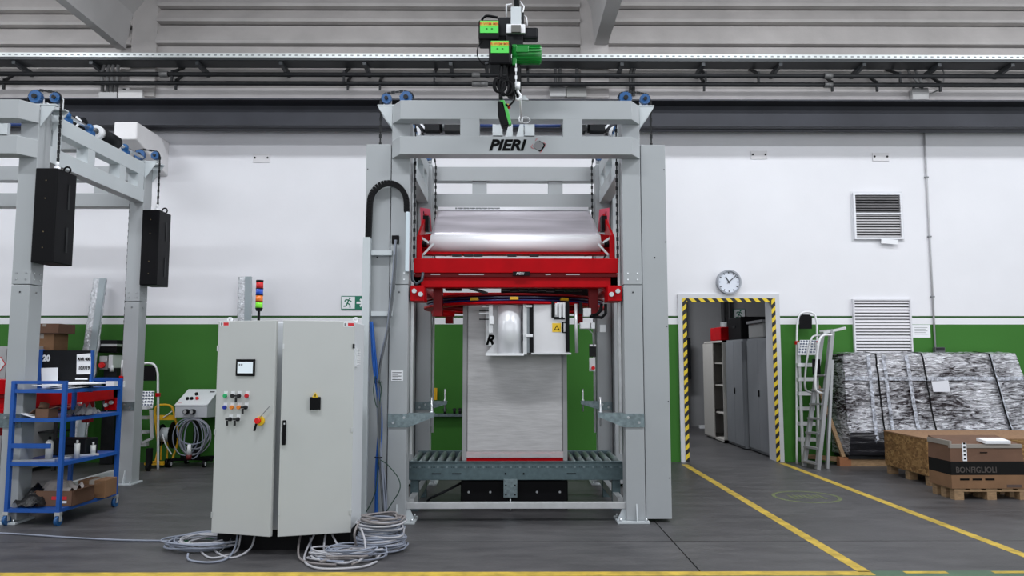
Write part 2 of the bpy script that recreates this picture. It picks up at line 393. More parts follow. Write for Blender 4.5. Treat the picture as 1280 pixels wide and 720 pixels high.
MB().box(DX0-t_+0.03, DX0+0.03, WY-0.036, WY-0.031, 0.01, DZ+t_-0.02).build('hazard_tape', HZV, d1, True)
MB().box(DX1-0.03, DX1+t_-0.03, WY-0.036, WY-0.031, 0.01, DZ+t_-0.02).build('hazard_tape', HZV, d1, True)
MB().box(DX0+0.031, DX1-0.031, WY-0.036, WY-0.031, DZ-0.02, DZ+t_-0.02).build('hazard_tape', HZ, d1, True)

# room beyond the door
CG = mat('corridor_grey_wall', (0.30, 0.30, 0.31), 0.8, amt=0.06, scale=1.5)
HY = 17.0
struct(MB().box(-1.0, 6.9, HY, HY+0.2, 0, 4.2), 'wall_corridor_back', CG)
struct(MB().box(-1.2, -1.0, WY+0.2, HY+0.2, 0, 4.2), 'wall_corridor_left', CG)
struct(MB().box(6.7, 6.9, WY+0.2, HY+0.2, 0, 4.2), 'wall_corridor_right', CG)
struct(MB().box(-1.2, 6.9, WY+0.2, HY+0.2, 4.2, 4.4), 'ceiling_corridor', CG)
area('corridor_lamp', (2.2, 14.2, 4.1), (0, 0, 0), 2.2, 0.4, 95)
# ================================================================= MACHINES
YP = 7.12                                   # front plane of the posts
MX = (X(486, YP)+X(804, YP))/2; HW = (X(804, YP)-X(486, YP))/2
zT, zU0, zL1, zL0 = Z(125.5, YP-0.16), Z(149, YP-0.16), Z(170.5, YP-0.16), Z(193, YP-0.16)
PW, PD, DEP = 0.175, 0.20, 2.33
CVT = Z(180, YP)
seam = Z(356, YP)
def sprocket(x, y, z, r, par, w=0.05):
    n = 18; pts = []
    for k in range(n*2):
        a = PI*k/n; rr = r if k % 2 else r*0.86
        pts.append((x+rr*math.cos(a), y, z+rr*math.sin(a)))
    o = MB().prism(pts, (0, w, 0)).build('sprocket', BLUES, par)
    MB().cyl((x, y-0.02, z), (x, y+w+0.02, z), r*0.35, 12).build('hub', DARK, o)
    return o
def gantry(ox, label, covers):
    t = thing('gantry_frame', label, 'machine frame', (ox, YP, 0), 0)
    for sx in (-1, 1):
        for yy in (0, DEP-PD):
            xo = sx*HW; xi = sx*(HW-PW); x0, x1 = min(xo, xi), max(xo, xi)
            p = MB().box(x0, x1, yy, yy+PD, 0.02, seam-0.002).box(x0, x1, yy, yy+PD, seam+0.003, zT-0.04).build('post', GREY, t, bevel=0.006)
            bm = MB()
            for dz in (0.05, 0.11, -0.07):
                for dx in (-0.045, 0.045):
                    if dz < 0: dx = 0
                    bm.cyl(((x0+x1)/2+dx, yy-0.006, seam+dz), ((x0+x1)/2+dx, yy+0.001, seam+dz), 0.007, 8)
                    bm.cyl((x0+(PW+0.006 if True else 0), yy+PD/2+dx, seam+dz), (x0+PW-0.001, yy+PD/2+dx, seam+dz), 0.007, 8)
            bm.build('bolts', STEEL, p, kind='stuff')
            fx0, fx1 = (x0-0.03, x1+0.09) if sx < 0 else (x0-0.09, x1+0.03)
            f = MB().box(fx0, fx1, yy-0.06, yy+PD+0.03, 0, 0.02).build('foot_plate', GREYL, t, bevel=0.004)
            xx = x1 if sx < 0 else x0
            MB().prism([(xx, yy+0.05, 0.02), (xx-sx*0.075, yy+0.05, 0.02), (xx, yy+0.05, 0.19)], (0, 0.012, 0)).build('stiffener', GREYL, f)
            MB().prism([((x0+x1)/2, yy, 0.02), ((x0+x1)/2, yy-0.05, 0.02), ((x0+x1)/2, yy, 0.17)], (0.012, 0, 0)).build('stiffener', GREYL, f)
            b2 = MB()
            for q in ((fx0+0.03, yy-0.035), (fx1-0.03, yy-0.035), (fx1-0.03 if sx < 0 else fx0+0.03, yy+PD)):
                b2.cyl((q[0], q[1], 0.02), (q[0], q[1], 0.045), 0.011, 6)
            b2.build('anchor_bolts', STEEL, f, kind='stuff')
    # header ladders front and back: two beams with mitred ends standing proud, two ties
    for fy, s in ((0, -1), (DEP, 1)):
        ext = 0.16
        for nm, za, zb_ in (('upper_beam', zU0, zT), ('lower_beam', zL0, zL1)):
            poly = [(-HW, fy+s*0.002, za), (HW, fy+s*0.002, za), (HW-0.10, fy+s*ext, za), (-HW+0.10, fy+s*ext, za)]
            MB().prism(poly, (0, 0, zb_-za)).build(nm, GREY, t, bevel=0.004)
        for xc in (-0.435, 0.53):
            a0 = xc-0.09-0.0; 
            MB().box(xc-0.09, xc+0.09, min(fy+s*0.03, fy+s*(ext-0.0005)), max(fy+s*0.03, fy+s*(ext-0.0005)), zL1-0.006, zU0+0.006).build('tie_plate', GREY, t)
    # side ladders, paler grey putting the brighter side light into the colour
    for sx in (-1, 1):
        x0, x1 = sorted((sx*(HW-0.002), sx*(HW-0.13)))
        for nm, za, zb_ in (('side_beam', zU0, zT-0.015), ('side_beam', zL0+0.01, zL1)):
            MB().box(x0, x1, PD, DEP-PD, za, zb_).build(nm, GREYL, t, bevel=0.004)
        for yc in (0.30, 0.93, 1.60, 2.04):
            MB().box(x0+0.002, x1-0.002, yc-0.07, yc+0.07, zL1, zU0).build('side_tie', GREYL, t)
    # cross beam under the drives with shaft, bearings and motors
    zc = Z(169.5, YP+1.0)
    MB().box(-HW+0.13, HW-0.13, 1.0, 1.14, zc-0.16, zc).build('cross_beam', GREY, t)
    zs = Z(157, YP+1.07)
    sh = MB().cyl((-0.40, 1.07, zs), (0.50, 1.07, zs), 0.022, 12).build('drive_shaft', mat('shaft_blue', (0.015, 0.04, 0.16), 0.4), t)
    for xc in (-0.19, 0.16):
        MB().box(xc-0.055, xc+0.055, 1.0, 1.05, zc-0.05, zs+0.0).cyl((xc, 0.99, zs+0.02), (xc, 1.10, zs+0.0), 0.028, 10).build('bearing_block', GREYL, t)
    for xc, sx in ((-0.07, 1), (0.05, -1)):
        MB().prism([(xc-0.045, 0.96, zc-0.05), (xc+0.045, 0.96, zc-0.05), (xc+0.045*(-sx), 0.96, zs+0.0), (xc-0.015*sx, 0.96, zs+0.02)][::1] if sx < 0 else [(xc-0.045, 0.96, zc-0.05), (xc+0.045, 0.96, zc-0.05), (xc+0.045, 0.96, zs+0.0), (xc+0.015, 0.96, zs+0.02)], (0, 0.02, 0)).build('lifting_lug', GREYL, t)
    for sx in (-1, 1):
        mo = MB().cyl((sx*1.01, 1.07, zs), (sx*0.80, 1.07, zs), 0.08, 14).cbox((sx*0.90, 1.0, zs-0.02), (0.16, 0.12, 0.15)).build('drive_motor', BLACKM, t)
        MB().cyl((sx*0.80, 1.07, zs), (sx*0.775, 1.07, zs), 0.05, 12).build('flange', GREYL, mo)
        MB().cbox((sx*0.665, 1.03, zs+0.02), (0.20, 0.16, 0.10)).cyl((sx*0.565, 1.07, zs+0.01), (sx*0.52, 1.07, zs+0.01), 0.035, 12).build('gearbox', ALUL, t, bevel=0.012)
        MB().cbox((sx*0.665, 1.02, zs-0.06), (0.21, 0.14, 0.07)).build('gearbox_base', DARK, t)
        MB().bar((sx*0.985, 0.95, zs+0.05), (sx*1.04, 0.95, zs-0.0), 0.016, 0.02).bar((sx*1.04, 0.95, zs-0.0), (sx*0.98, 0.95, zs-0.07), 0.016, 0.02).build('motor_bracket', WHITE, t)
        # side drive on the side beam (seen best on the left machine)
        sd = MB().cyl((sx*(HW-0.07), 1.28, zT+0.075), (sx*(HW-0.07), 1.55, zT+0.075), 0.075, 14).cbox((sx*(HW-0.09), 1.42, zT+0.08), (0.12, 0.18, 0.12)).build('side_motor', BLACKM, t)
        MB().ring((sx*(HW-0.07), 1.10, zT+0.075), (sx*(HW-0.07), 1.17, zT+0.075), 0.075, 0.04, 18).build('coupling_ring', WHITE, sd)
        MB().cyl((sx*(HW-0.07), 0.2, zT+0.075), (sx*(HW-0.07), 1.28, zT+0.075), 0.02, 10).cyl((sx*(HW-0.07), 1.6, zT+0.075), (sx*(HW-0.07), DEP-0.15, zT+0.075), 0.02, 10).build('side_shaft', STEEL, sd)
        for yb in (0.55, 0.98, 1.75):
            MB().box(sx*(HW-0.07)-0.05, sx*(HW-0.07)+0.05, yb-0.03, yb+0.03, zT-0.015, zT+0.04).sphere((sx*(HW-0.07), yb, zT+0.075), 0.045, 10, 6).build('pillow_bearing', BLUES, sd)
    # corner gussets, sprockets, chains
    for sx in (-1, 1):
        for yy, back in ((0.0, 0), (DEP-0.22, 1)):
            gx = sx*HW; zt_ = zT-0.0; e = sx*0.145
            for yg in (yy+0.005, yy+0.205):
                MB().prism([(gx, yg, zt_), (gx+e, yg, zt_), (gx+e*0.85, yg, zt_-0.04), (gx+sx*0.004, yg, zU0-0.03)], (0, 0.01, 0)).build('gusset', GREYL, t)
            MB().prism([(gx-sx*0.16, yy+0.0, zt_), (gx+e, yy+0.0, zt_), (gx+e, yy+0.0, zt_+0.012), (gx-sx*0.16, yy+0.0, zt_+0.012)], (0, 0.06, 0)).prism([(gx-sx*0.16, yy+0.16, zt_), (gx+e, yy+0.16, zt_), (gx+e, yy+0.16, zt_+0.012), (gx-sx*0.16, yy+0.16, zt_+0.012)], (0, 0.06, 0)).build('gusset_cap', GREYL, t)
            xi = gx-sx*0.115; xo2 = gx+sx*0.075; ym = yy+0.085
            sprocket(xi, ym, zt_+0.115, 0.066, t); sprocket(xo2, ym, zt_+0.105, 0.052, t)
            for xp in (xi, xo2):
                MB().box(xp-0.04, xp+0.04, ym+0.075, ym+0.095, zt_+0.01, zt_+0.12).build('bearing_bracket', WHITE, t)
            dn = CVT if covers else (Z(215, YP+0.1)+0.05)
            pts = [(xi-sx*0.05, ym+0.025, zL0-1.10 if covers else zL0-2.2), (xi-sx*0.066, ym+0.025, zt_+0.07)]
            MB().chain([(gx-sx*(PW+0.035), ym+0.025, (2.42 if covers else 1.25)), (gx-sx*(PW+0.035), ym+0.025, zt_-0.02), (xi-sx*0.070, ym+0.025, zt_+0.12), (xi-sx*0.045, ym+0.025, zt_+0.17), (xi+sx*0.03, ym+0.025, zt_+0.185), (xo2, ym+0.025, zt_+0.163), (xo2+sx*0.04, ym+0.025, zt_+0.14), (xo2+sx*0.056, ym+0.025, zt_+0.09), (xo2+sx*0.056, ym+0.025, dn)], 0.04, 0.024).build('lifting_chain', DARK, t)
            if covers:
                cx0, cx1 = sorted((sx*(HW+0.008), sx*(HW+0.245)))
                yf = 0.015 if not back else DEP-0.36
                cv = MB().box(cx0, cx1, yf, yf+0.34, 0.03, CVT).build('counterweight_cover', GREY, t, bevel=0.005)
                b2 = MB()
                for zz in (0.4, 1.1, 1.8, 2.6, 3.3):
                    b2.cyl((cx1-0.015 if sx > 0 else cx0+0.015, yf-0.003, zz), (cx1-0.015 if sx > 0 else cx0+0.015, yf+0.001, zz), 0.006, 6)
                b2.cyl(((cx0+cx1)/2, yf-0.003, 2.45), ((cx0+cx1)/2, yf+0.001, 2.45), 0.008, 8)
                b2.build('cover_screws', DARK, cv, kind='stuff')
            # guide rail on the inner face of each post
            xg = sx*(HW-PW-0.02)
            MB().box(xg-0.012, xg+0.012, yy+0.15, yy+0.20, 0.6, zL0).build('guide_rail', ALU, t)
    # pallet guide brackets of galvanised plate with an adjusting bolt
    for sx in (-1, 1):
        for yy, ex, w_ in ((-0.012, 0.24, 0.19), (DEP-PD-0.012, 0.22, 0.16)):
            zb1 = Z(517, YP) if yy < 0 else Z(502, YP+DEP-PD); zb0 = Z(534, YP) if yy < 0 else Z(512, YP+DEP-PD)
            xo = sx*HW; xi = sx*(HW-w_-0.0)
            xend = sx*(HW-w_-ex)
            poly = [(xo, yy, zb0), (xi, yy, zb0), (xend, yy, zb1-0.03), (xend, yy, zb1), (xo, yy, zb1)]
            br = MB().prism(poly, (0, 0.010, 0)).box(min(xi, xend), max(xi, xend), yy, yy+0.075, zb1-0.002, zb1+0.006).build('guide_bracket', GALV, t)
            MB().cyl((xend+sx*0.03, yy+0.05, zb1-0.12), (xend+sx*0.03, yy+0.05, zb1+0.15), 0.009, 8).cyl((xend+sx*0.03, yy+0.05, zb1+0.005), (xend+sx*0.03, yy+0.05, zb1+0.02), 0.02, 6).build('adjusting_bolt', STEEL, br)
            MB().cyl((xo-sx*0.05, yy-0.008, (zb0+zb1)/2-0.02), (xo-sx*0.05, yy, (zb0+zb1)/2-0.02), 0.012, 8).cyl((xi+sx*0.04, yy-0.008, zb1-0.035), (xi+sx*0.04, yy, zb1-0.035), 0.012, 8).build('plate_bolts', STEEL, br, kind='stuff')
    # base: crossbar between the front posts and a bar along each side
    MB().box(-HW+PW, HW-PW, 0.04, 0.10, Z(636, YP+0.05), Z(628, YP+0.05)).build('base_crossbar', ALU, t, bevel=0.004)
    for sx in (-1, 1):
        x0, x1 = sorted((sx*(HW-0.05), sx*(HW-0.11)))
        MB().box(sx*(HW-PW-0.02)-0.03, sx*(HW-PW-0.02)+0.03, PD, DEP-PD, 0.10, 0.18).build('base_side_bar', ALU, t)
    return t
g1 = gantry(MX, 'tall grey steel machine frame with grey side covers and the black lettered header', True)
# lettering on the lower header beam
yb = YP-0.16-0.003; xl, xr = X(607, yb), X(662, yb)
zt_m = (Z(175.5, yb)+Z(188.5, yb))/2
tx = text('lettering', 'PIERI', 0.142, Vector(((xl+xr)/2-MX-0.012, -0.164, zt_m)), FRONT, INK, g1, shear=0.28, bold=0.0055, xs=1.10, label='black italic letters PIERI')
# emblem: grey rounded diamond with dark and red slivers around it
ex, ez = X(674, yb)-MX, zt_m
def rot_sq(r, dx=0, dz=0, y=-0.1625, d=0.003):
    pts = []
    for k in range(4):
        a = PI/2*k+R(10); c_ = (ex+dx+r*math.cos(a), ez+dz+r*math.sin(a))
        for da in (-0.35, 0.35):
            pts.append((c_[0]-0.2*r*math.cos(a)+0.16*r*math.sin(a)*(-1 if da < 0 else 1)*-1, y, c_[1]-0.2*r*math.sin(a)+0.16*r*math.cos(a)*(-1 if da < 0 else 1)))
    return MB().prism(pts, (0, -d, 0))
em = rot_sq(0.064, 0.010, -0.004, -0.1615, 0.0015).build('emblem_dark_edge', INK, g1)
rot_sq(0.058, 0, 0, -0.163, 0.002).build('emblem', mat('emblem_grey', (0.20, 0.20, 0.21), 0.5), g1)
sl = MB()
for k in range(4):
    a = PI/2*k+R(10)+PI/4*0; p0 = Vector((ex+0.072*math.cos(a), -0.1635, ez+0.072*math.sin(a)))
    for s_ in ((1,) if k % 2 else (1, -1)):
        p1 = p0+Vector((math.cos(a+s_*R(135)), 0, math.sin(a+s_*R(135))))*0.03
        sl.bar(p0, p1, 0.002, 0.008, (0, 1, 0))
sl.build('emblem_slivers', INKR, g1)
# small type plate on the front left post
pp = at(496.5, 470, YP)
tp = MB().box(pp.x-MX-0.055, pp.x-MX+0.055, -0.004, -0.0005, pp.z-0.045, pp.z+0.05).build('type_plate', PAPER, g1)
mm = MB()
for r_ in range(5): mm.box(pp.x-MX-0.045, pp.x-MX+(0.01 if r_ % 2 else 0.04), -0.006, -0.0035, pp.z-0.035+r_*0.016, pp.z-0.03+r_*0.016)
mm.build('plate_print', INK, tp)

g2x = X(32, YP)-HW
g2 = gantry(g2x, 'second grey steel machine frame at the left edge with open sides and hanging black counterweights', False)
# hanging counterweights of the left machine
for i, yy in enumerate((0.11, DEP-0.11)):
    Y = YP+yy
    xc = g2x+HW+0.127 - (0.0)
    ztop = Z(216, YP+0.11) if i == 0 else Z(266, Y)
    zbot = Z(331, YP+0.11) if i == 0 else Z(358, Y)
    cw = thing('counterweight', ('black steel counterweight hanging by its chain from the near corner of the left machine frame', 'black steel counterweight hanging by its chain from the far corner of the left machine frame')[i], 'counterweight', (xc, Y, 0))
    MB().box(-0.105, 0.105, -0.16, 0.16, zbot, ztop).build('body', BLACK, cw, bevel=0.008)
    sm_ = MB()
    for zz in (zbot+0.14, zbot+0.29, ztop-0.29, ztop-0.12): sm_.cyl((0.0, -0.164, zz), (0.0, -0.159, zz), 0.006, 6)
    sm_.build('screws', mat('dull_brass', (0.12, 0.09, 0.04), 0.5), cw, kind='stuff')
    MB().box(0.106, 0.11, 0.02, 0.05, zbot+0.12, zbot+0.36).box(0.106, 0.11, 0.02, 0.05, ztop-0.36, ztop-0.12).build('slots', DARK, cw)
    MB().cyl((0, 0, ztop), (0, 0, ztop+0.05), 0.03, 10).cyl((0, 0, ztop+0.05), (0, 0, ztop+0.10), 0.018, 8).build('chain_anchor', ALUL, cw)
    pts = [(0.07, 0.05+0.03*math.cos(a_), ztop+0.035+0.03*math.sin(a_)) for a_ in [2*PI*k/10 for k in range(10)]]
    pts = [(0.07+0.032*math.cos(a_), 0.05, ztop+0.03+0.032*math.sin(a_)) for a_ in [2*PI*k/12 for k in range(12)]]
    MB().tube(pts, 0.009, 6, True).build('lifting_eye', BLACK, cw)

# ---------------------------------------------------------------- carriages (red), local origin = machine origin
def carriage(ox, dz, full, label):
    t = thing('lifting_carriage', label, 'carriage', (ox, YP, dz))
    W_ = HW-PW-0.015                        # half width between the posts
    zc1, zc0 = Z(323, YP+0.09), Z(341, YP+0.1)
    zb1, zb0 = Z(346, YP+0.22), Z(360, YP+0.22)
    # front channel, leaning so its foot stands nearer
    MB().prism([(-W_+0.02, 0.10, zc0), (-W_+0.02, 0.16, zc0), (-W_+0.02, 0.20, zc1-0.02), (-W_+0.02, 0.20, zc1+0.006), (-W_+0.02, 0.09, zc1)], (2*W_-0.04, 0, 0)).build('front_channel', RED, t, bevel=0.004)
    MB().box(-W_+0.03, W_-0.03, 0.135, 0.155, zb1-0.01, zc0+0.02).build('channel_web', REDD, t)
    MB().box(-W_, W_, 0.16, 0.30, zb0, zb1).build('front_beam', RED, t, bevel=0.006)
    MB().box(-W_, W_, DEP-0.34, DEP-0.20, zb0, zb1).build('rear_beam', RED, t, bevel=0.006)
    for sx in (-1, 1):
        x0, x1 = sorted((sx*W_, sx*(W_-0.09)))
        MB().box(x0, x1, 0.16, DEP-0.2, zb0-0.01, zb1+0.02).build('side_beam', RED, t, bevel=0.006)
        # corner guides with rollers
        for yy in (0.0, DEP-0.30):
            c_ = MB().box(min(sx*W_, sx*(W_-0.13)), max(sx*W_, sx*(W_-0.13)), yy+0.02, yy+0.30, zb0-0.14, zb0+0.005).build('corner_bracket', RED, t, bevel=0.004)
            for a_ in (0.04, 0.10):
                MB().cyl((sx*(W_-a_), yy-0.02, zb0-0.05-(a_-0.04)*0.5), (sx*(W_-a_), yy+0.02, zb0-0.05-(a_-0.04)*0.5), 0.022, 12).build('guide_roller', GREYL, c_)
        # columns carrying the ring
        for yy in (0.34, DEP-0.5):
            MB().box(sx*(W_-0.23)-0.045, sx*(W_-0.23)+0.045, yy, yy+0.10, zb0-0.27, zb0+0.02).build('hanger_column', REDD, t, bevel=0.005)
    # ring with cable track
    zr = Z(373, YP+0.22); cy = DEP/2; rad = DEP/2-0.20
    n = 64
    def rg(r, z, rt, m_, nm, sc=1.0):
        pts = [(r*math.cos(2*PI*k/n)*sc, cy+r*math.sin(2*PI*k/n), z) for k in range(n)]
        return MB().tube(pts, rt, 8, True).build(nm, m_, t)
    MB().ring((0, cy, zr-0.055), (0, cy, zr-0.03), rad+0.02, rad-0.12, 64).build('ring_flange', RED, t)
    MB().ring((0, cy, zr-0.03), (0, cy, zr+0.03), rad-0.05, rad-0.07, 64).build('ring_web', REDD, t)
    MB().ring((0, cy, zr+0.03), (0, cy, zr+0.05), rad+0.0, rad-0.12, 64).build('ring_flange', REDD, t)
    rg(rad-0.02, zr+0.012, 0.014, mat('dark_blue_hose', (0.004, 0.005, 0.03), 0.35), 'ring_hose')
    rg(rad-0.025, zr-0.015, 0.010, mat('blue_hose', (0.004, 0.012, 0.11), 0.35), 'ring_hose')
    for a_ in (-115, -91, -60, 60, 90, 120):
        ca, sa = math.cos(R(a_)), math.sin(R(a_)); pc = Vector(((rad-0.01)*ca, cy+(rad-0.01)*sa, zr-0.0))
        MB().rbox(pc, (0.035, 0.085, 0.03), Matrix.Rotation(R(a_), 3, 'Z')).build('hose_clamp', YEL, t, bevel=0.004)
    # dark mechanism above the ring
    md = MB()
    for k in range(9):
        x_ = -0.1+k*0.09
        md.cbox((x_, 0.42+0.02*(k % 3), zr+0.115), (0.085, 0.10, 0.045+0.012*(k % 2)))
    md.cbox((-0.62, 0.45, zr+0.12), (0.16, 0.08, 0.05)).bar((-0.52, 0.5, zr+0.15), (-0.28, 0.5, zr+0.07), 0.02, 0.03)
    md.build('drive_unit', DARK, t)
    MB().box(-0.15, 0.85, 1.0, 1.12, zr+0.08, zr+0.19).build('centre_beam', BLACKM, t)
    if not full: return t, zr
    # unwinding station: end plates, back roll, film sheet, front roll, tray
    for sx in (-1, 1):
        xe = sx*(W_-0.03)
        e1 = MB().prism([(xe-0.012, 0.30, zc1-0.06), (xe-0.012, 0.42, zc1-0.06), (xe-0.012, 0.75, Z(296, YP+0.6)), (xe-0.012, 1.3, Z(270, YP+1.2)), (xe-0.012, 1.3, Z(262, YP+1.2)), (xe-0.012, 1.15, Z(262, YP+1.1)), (xe-0.012, 0.30, Z(296, YP+0.3))], (0.024, 0, 0)).build('end_plate', RED, t, bevel=0.003)
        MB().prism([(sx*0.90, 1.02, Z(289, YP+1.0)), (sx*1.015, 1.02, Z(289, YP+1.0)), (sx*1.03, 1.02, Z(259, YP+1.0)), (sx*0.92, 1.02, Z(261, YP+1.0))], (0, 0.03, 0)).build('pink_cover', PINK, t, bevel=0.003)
        MB().bar((sx*0.965, 1.01, Z(285, YP+1.0)), (sx*0.99, 1.01, Z(264, YP+1.0)), 0.008, 0.010).build('cover_handle', BLACK, t)
        MB().prism([(sx*(W_-0.02), 0.52, Z(294, YP+0.5)), (sx*0.80, 0.52, Z(291, YP+0.5)), (sx*0.70, 0.52, Z(320, YP+0.5)), (sx*(W_-0.02), 0.52, Z(316, YP+0.5))][::1], (0, 0.02, 0)).build('side_web', RED, t)
        MB().box(min(sx*0.96, sx*0.915), max(sx*0.96, sx*0.915), 0.20, 0.24, zc1-0.02, Z(294, YP+0.2)).build('upright', RED, t)
        MB().bar((sx*0.90, 0.22, Z(318, YP+0.2)), (sx*0.80, 0.22, Z(304, YP+0.2)), 0.012, 0.02).bar((sx*0.93, 0.22, Z(296, YP+0.2)), (sx*0.86, 0.22, Z(302, YP+0.2)), 0.012, 0.02).build('lever', GREYL, t)
        MB().cyl((sx*0.80, 0.44, Z(305, YP+0.44)), (sx*0.93, 0.44, Z(305, YP+0.44)), 0.026, 12).build('roll_journal', STEEL, t)
        MB().cyl((sx*0.89, 0.44, Z(305, YP+0.44)), (sx*0.97, 0.44, Z(305, YP+0.44)), 0.035, 12).build('journal_cap', BLACK, t)
        MB().cbox((sx*(W_-0.05), 0.9, Z(280, YP+0.9)), (0.06, 0.12, 0.16)).build('brake', BLACKM, t)
    zR = Z(305, YP+0.44); zB = Z(268, YP+1.35)
    MB().box(-0.93, 0.93, 0.40, 0.55, Z(318, YP+0.42), Z(314.5, YP+0.42)).build('roll_tray', RED, t)
    mm_ = MB()
    for px in (585, 597, 570, 640, 668): mm_.cbox((X(px, YP+0.35)-MX, 0.36, Z(319.5, YP+0.36)), (0.09, 0.05, 0.02))
    mm_.bar((0.85, 0.3, zc1), (0.90, 0.3, Z(316, YP+0.3)), 0.015, 0.015).build('tray_fittings', DARK, t)
    sl_ = MB()
    for a0, a1 in ((536, 548), (572, 604), (683, 690), (709, 727)):
        sl_.box(X(a0, YP+0.02)-MX, X(a1, YP+0.02)-MX, 0.128, 0.136, Z(343.6, YP+0.12), Z(342.4, YP+0.12))
    sl_.build('slot_linings', PAPER, t)
    # maker's strip in the slot
    MB().box(X(641, YP)-MX, X(663, YP)-MX, 0.095, 0.115, Z(344.5, YP+0.1), Z(339.5, YP+0.1)).build('name_strip', BLACK, t)
    text('strip_lettering', 'PIERI', 0.035, Vector((X(650, YP+0.09)-MX, 0.0935, Z(342, YP+0.09))), FRONT, PAPER, t, shear=0.3)
    MB().tube([(X(513, YP)-MX, 0.03, Z(338, YP)), (X(513, YP)-MX+0.01, 0.02, Z(350, YP)), (X(519, YP)-MX, 0.02, Z(355, YP)), (X(526, YP)-MX, 0.03, Z(350, YP)), (X(527, YP)-MX, 0.04, Z(340, YP))], 0.014, 8).build('carriage_hose', mat('dark_hose', (0.03, 0.045, 0.06), 0.4), t)
    return t, zr
car, zr = carriage(MX, 0.0, True, 'red lifting carriage with ring held inside the central machine frame')
car2, _ = carriage(g2x, 1.157-Z(346, YP+0.22)-0.02, False, 'red lifting carriage lowered near the floor inside the left machine frame')

# film on the unwinding station
zR = Z(305, YP+0.44); 
fr_ = thing('film_roll', 'wide white roll of plastic film lying across the red carriage', 'film roll', (MX, YP+0.44, zR))
rl = 0.0915
xa, xb_ = X(537, YP+0.40)-MX, X(752, YP+0.40)-MX
MB().cyl((xa, 0, 0), (xb_, 0, 0), rl, 40).build('wound_film', ROLLW, fr_)
MB().cyl((xa-0.02, 0, 0), (xb_+0.02, 0, 0), 0.035, 16).build('core', GREYL, fr_)
yB = YP+1.22; zB = Z(263, yB)
xa2, xb2 = X(546, yB)-MX, X(737, yB)-MX
def sheet(u, v):
    y = 0.46+v*(yB-YP-0.46); z0 = zR+rl-0.004; z = z0+(zB-z0)*(v**0.85)
    a = xa+(xa2-xa)*v; b_ = xb_+(xb2-xb_)*v
    return (a+(b_-a)*u, y, z+0.012*math.sin(u*9+v*7)*v*(1-v)*3+0.01*math.sin(v*14+u*2)*(1-v)*v*4)
sh_ = MB().grid(sheet, 40, 16).build('film_sheet', SILV); sh_.location = (MX, YP, 0)
md_ = sh_.modifiers.new('thickness', 'SOLIDIFY'); md_.thickness = 0.004
tag(sh_, 'silvery sheet of film running back and up from the white roll', 'film')
br_ = MB().cyl((xa2-0.02, yB-YP+0.03, zB-0.02), (xb2+0.02, yB-YP+0.03, zB-0.02), 0.04, 16).build('guide_roller', GREYL, car)
pb = thing('printed_film_edge', 'narrow white strip with dark print along the back of the film', 'film', (MX, yB-0.02, zB))
MB().box(xa2, xb2, 0, 0.004, 0.0, 0.035).build('strip', PAPER, pb)
mm = MB()
for k in range(22):
    a_ = X(568+k*2.6, yB)-MX
    mm.box(a_, a_+0.018+0.004*(k % 3), -0.002, 0.0, 0.010+0.003*(k % 2), 0.026)
mm.build('print_marks', INKG, pb)

# dispenser hanging from the ring
YD = YP+0.235
ds = thing('film_dispenser', 'bright steel film dispenser hanging from the red ring before the wrapped block', 'dispenser', (0, YD, 0))
def dq(px, py, y=0.0): v = at(px, py, YD+y); return (v.x, y, v.z)
def dbox(px0, py0, px1, py1, y0, y1, name, m, bev=0.0, par=None):
    a = at(px0, py1, YD+y0); b_ = at(px1, py0, YD+y0)
    return MB().box(a.x, b_.x, y0, y1, a.z, b_.z).build(name, m, par or ds, bevel=bev)
c0 = at(637, 442, YD+0.0); c1 = at(637, 381, YD)
rr = (X(653, YD)-X(622, YD))/2
MB().cyl((c0.x, 0.12, c0.z), (c0.x, 0.12, c1.z), rr, 28).build('vertical_roll', mat('bright_white_metal', (0.82, 0.83, 0.86), 0.3, 0.15), ds)
dbox(607, 441.5, 655, 444.5, -0.02, 0.30, 'base_tray', ALUL)
MB().prism([dq(606, 443, 0.28), dq(622, 424, 0.28), dq(622, 443, 0.28)], (0, 0.01, 0)).build('tray_gusset', ALU, ds)
dbox(607, 381, 622, 432, 0.29, 0.30, 'back_plate', ALU)
dbox(645, 381, 657, 440, 0.29, 0.30, 'back_plate', ALU)
dbox(654, 378, 658.5, 443, 0.02, 0.06, 'column', ALU)
dbox(658.5, 380, 662, 441, 0.04, 0.10, 'column', mat('dull_steel', (0.30, 0.33, 0.35), 0.4, 0.6))
dbox(662, 378, 666.5, 443, 0.0, 0.12, 'black_column', BLACK)
dbox(657, 417.5, 666, 421, -0.01, 0.08, 'clamp', ALUL); dbox(657, 381.5, 665, 384, -0.01, 0.08, 'clamp', ALUL)
dbox(666.5, 378, 711, 441.5, 0.03, 0.30, 'steel_housing', mat('pale_steel_housing', (0.66, 0.655, 0.67), 0.32, 0.25, amt=0.06, scale=3), 0.006)
dbox(664, 441, 714, 443, -0.01, 0.32, 'housing_foot', ALU)
h_ = dbox(689.5, 376, 693, 397, 0.0, 0.03, 'bracket', BLACK); dbox(693, 396, 706, 399, 0.0, 0.03, 'bracket', BLACK)
for a in (694, 699, 704): dbox(a, 379, a+2.2, 394 if a < 698 else 397, -0.01, 0.01, 'rod', ALU)
dbox(707.5, 376, 711.5, 440, 0.0, 0.03, 'black_slide', BLACK)
MB().tube([dq(708, 403, 0.0), dq(703.5, 403, -0.02), dq(703.5, 415.5, -0.02), dq(708, 415.5, 0.0)], 0.009, 6).build('handle', BLACK, ds)
wl = dbox(690.3, 404, 701.3, 415, 0.024, 0.031, 'warning_label', YELL)
a = dq(696, 406, 0.022); b_ = dq(692.5, 412.5, 0.022); c_ = dq(699.5, 412.5, 0.022)
MB().prism([a, b_, c_], (0, 0.004, 0)).build('warning_triangle', INK, wl)
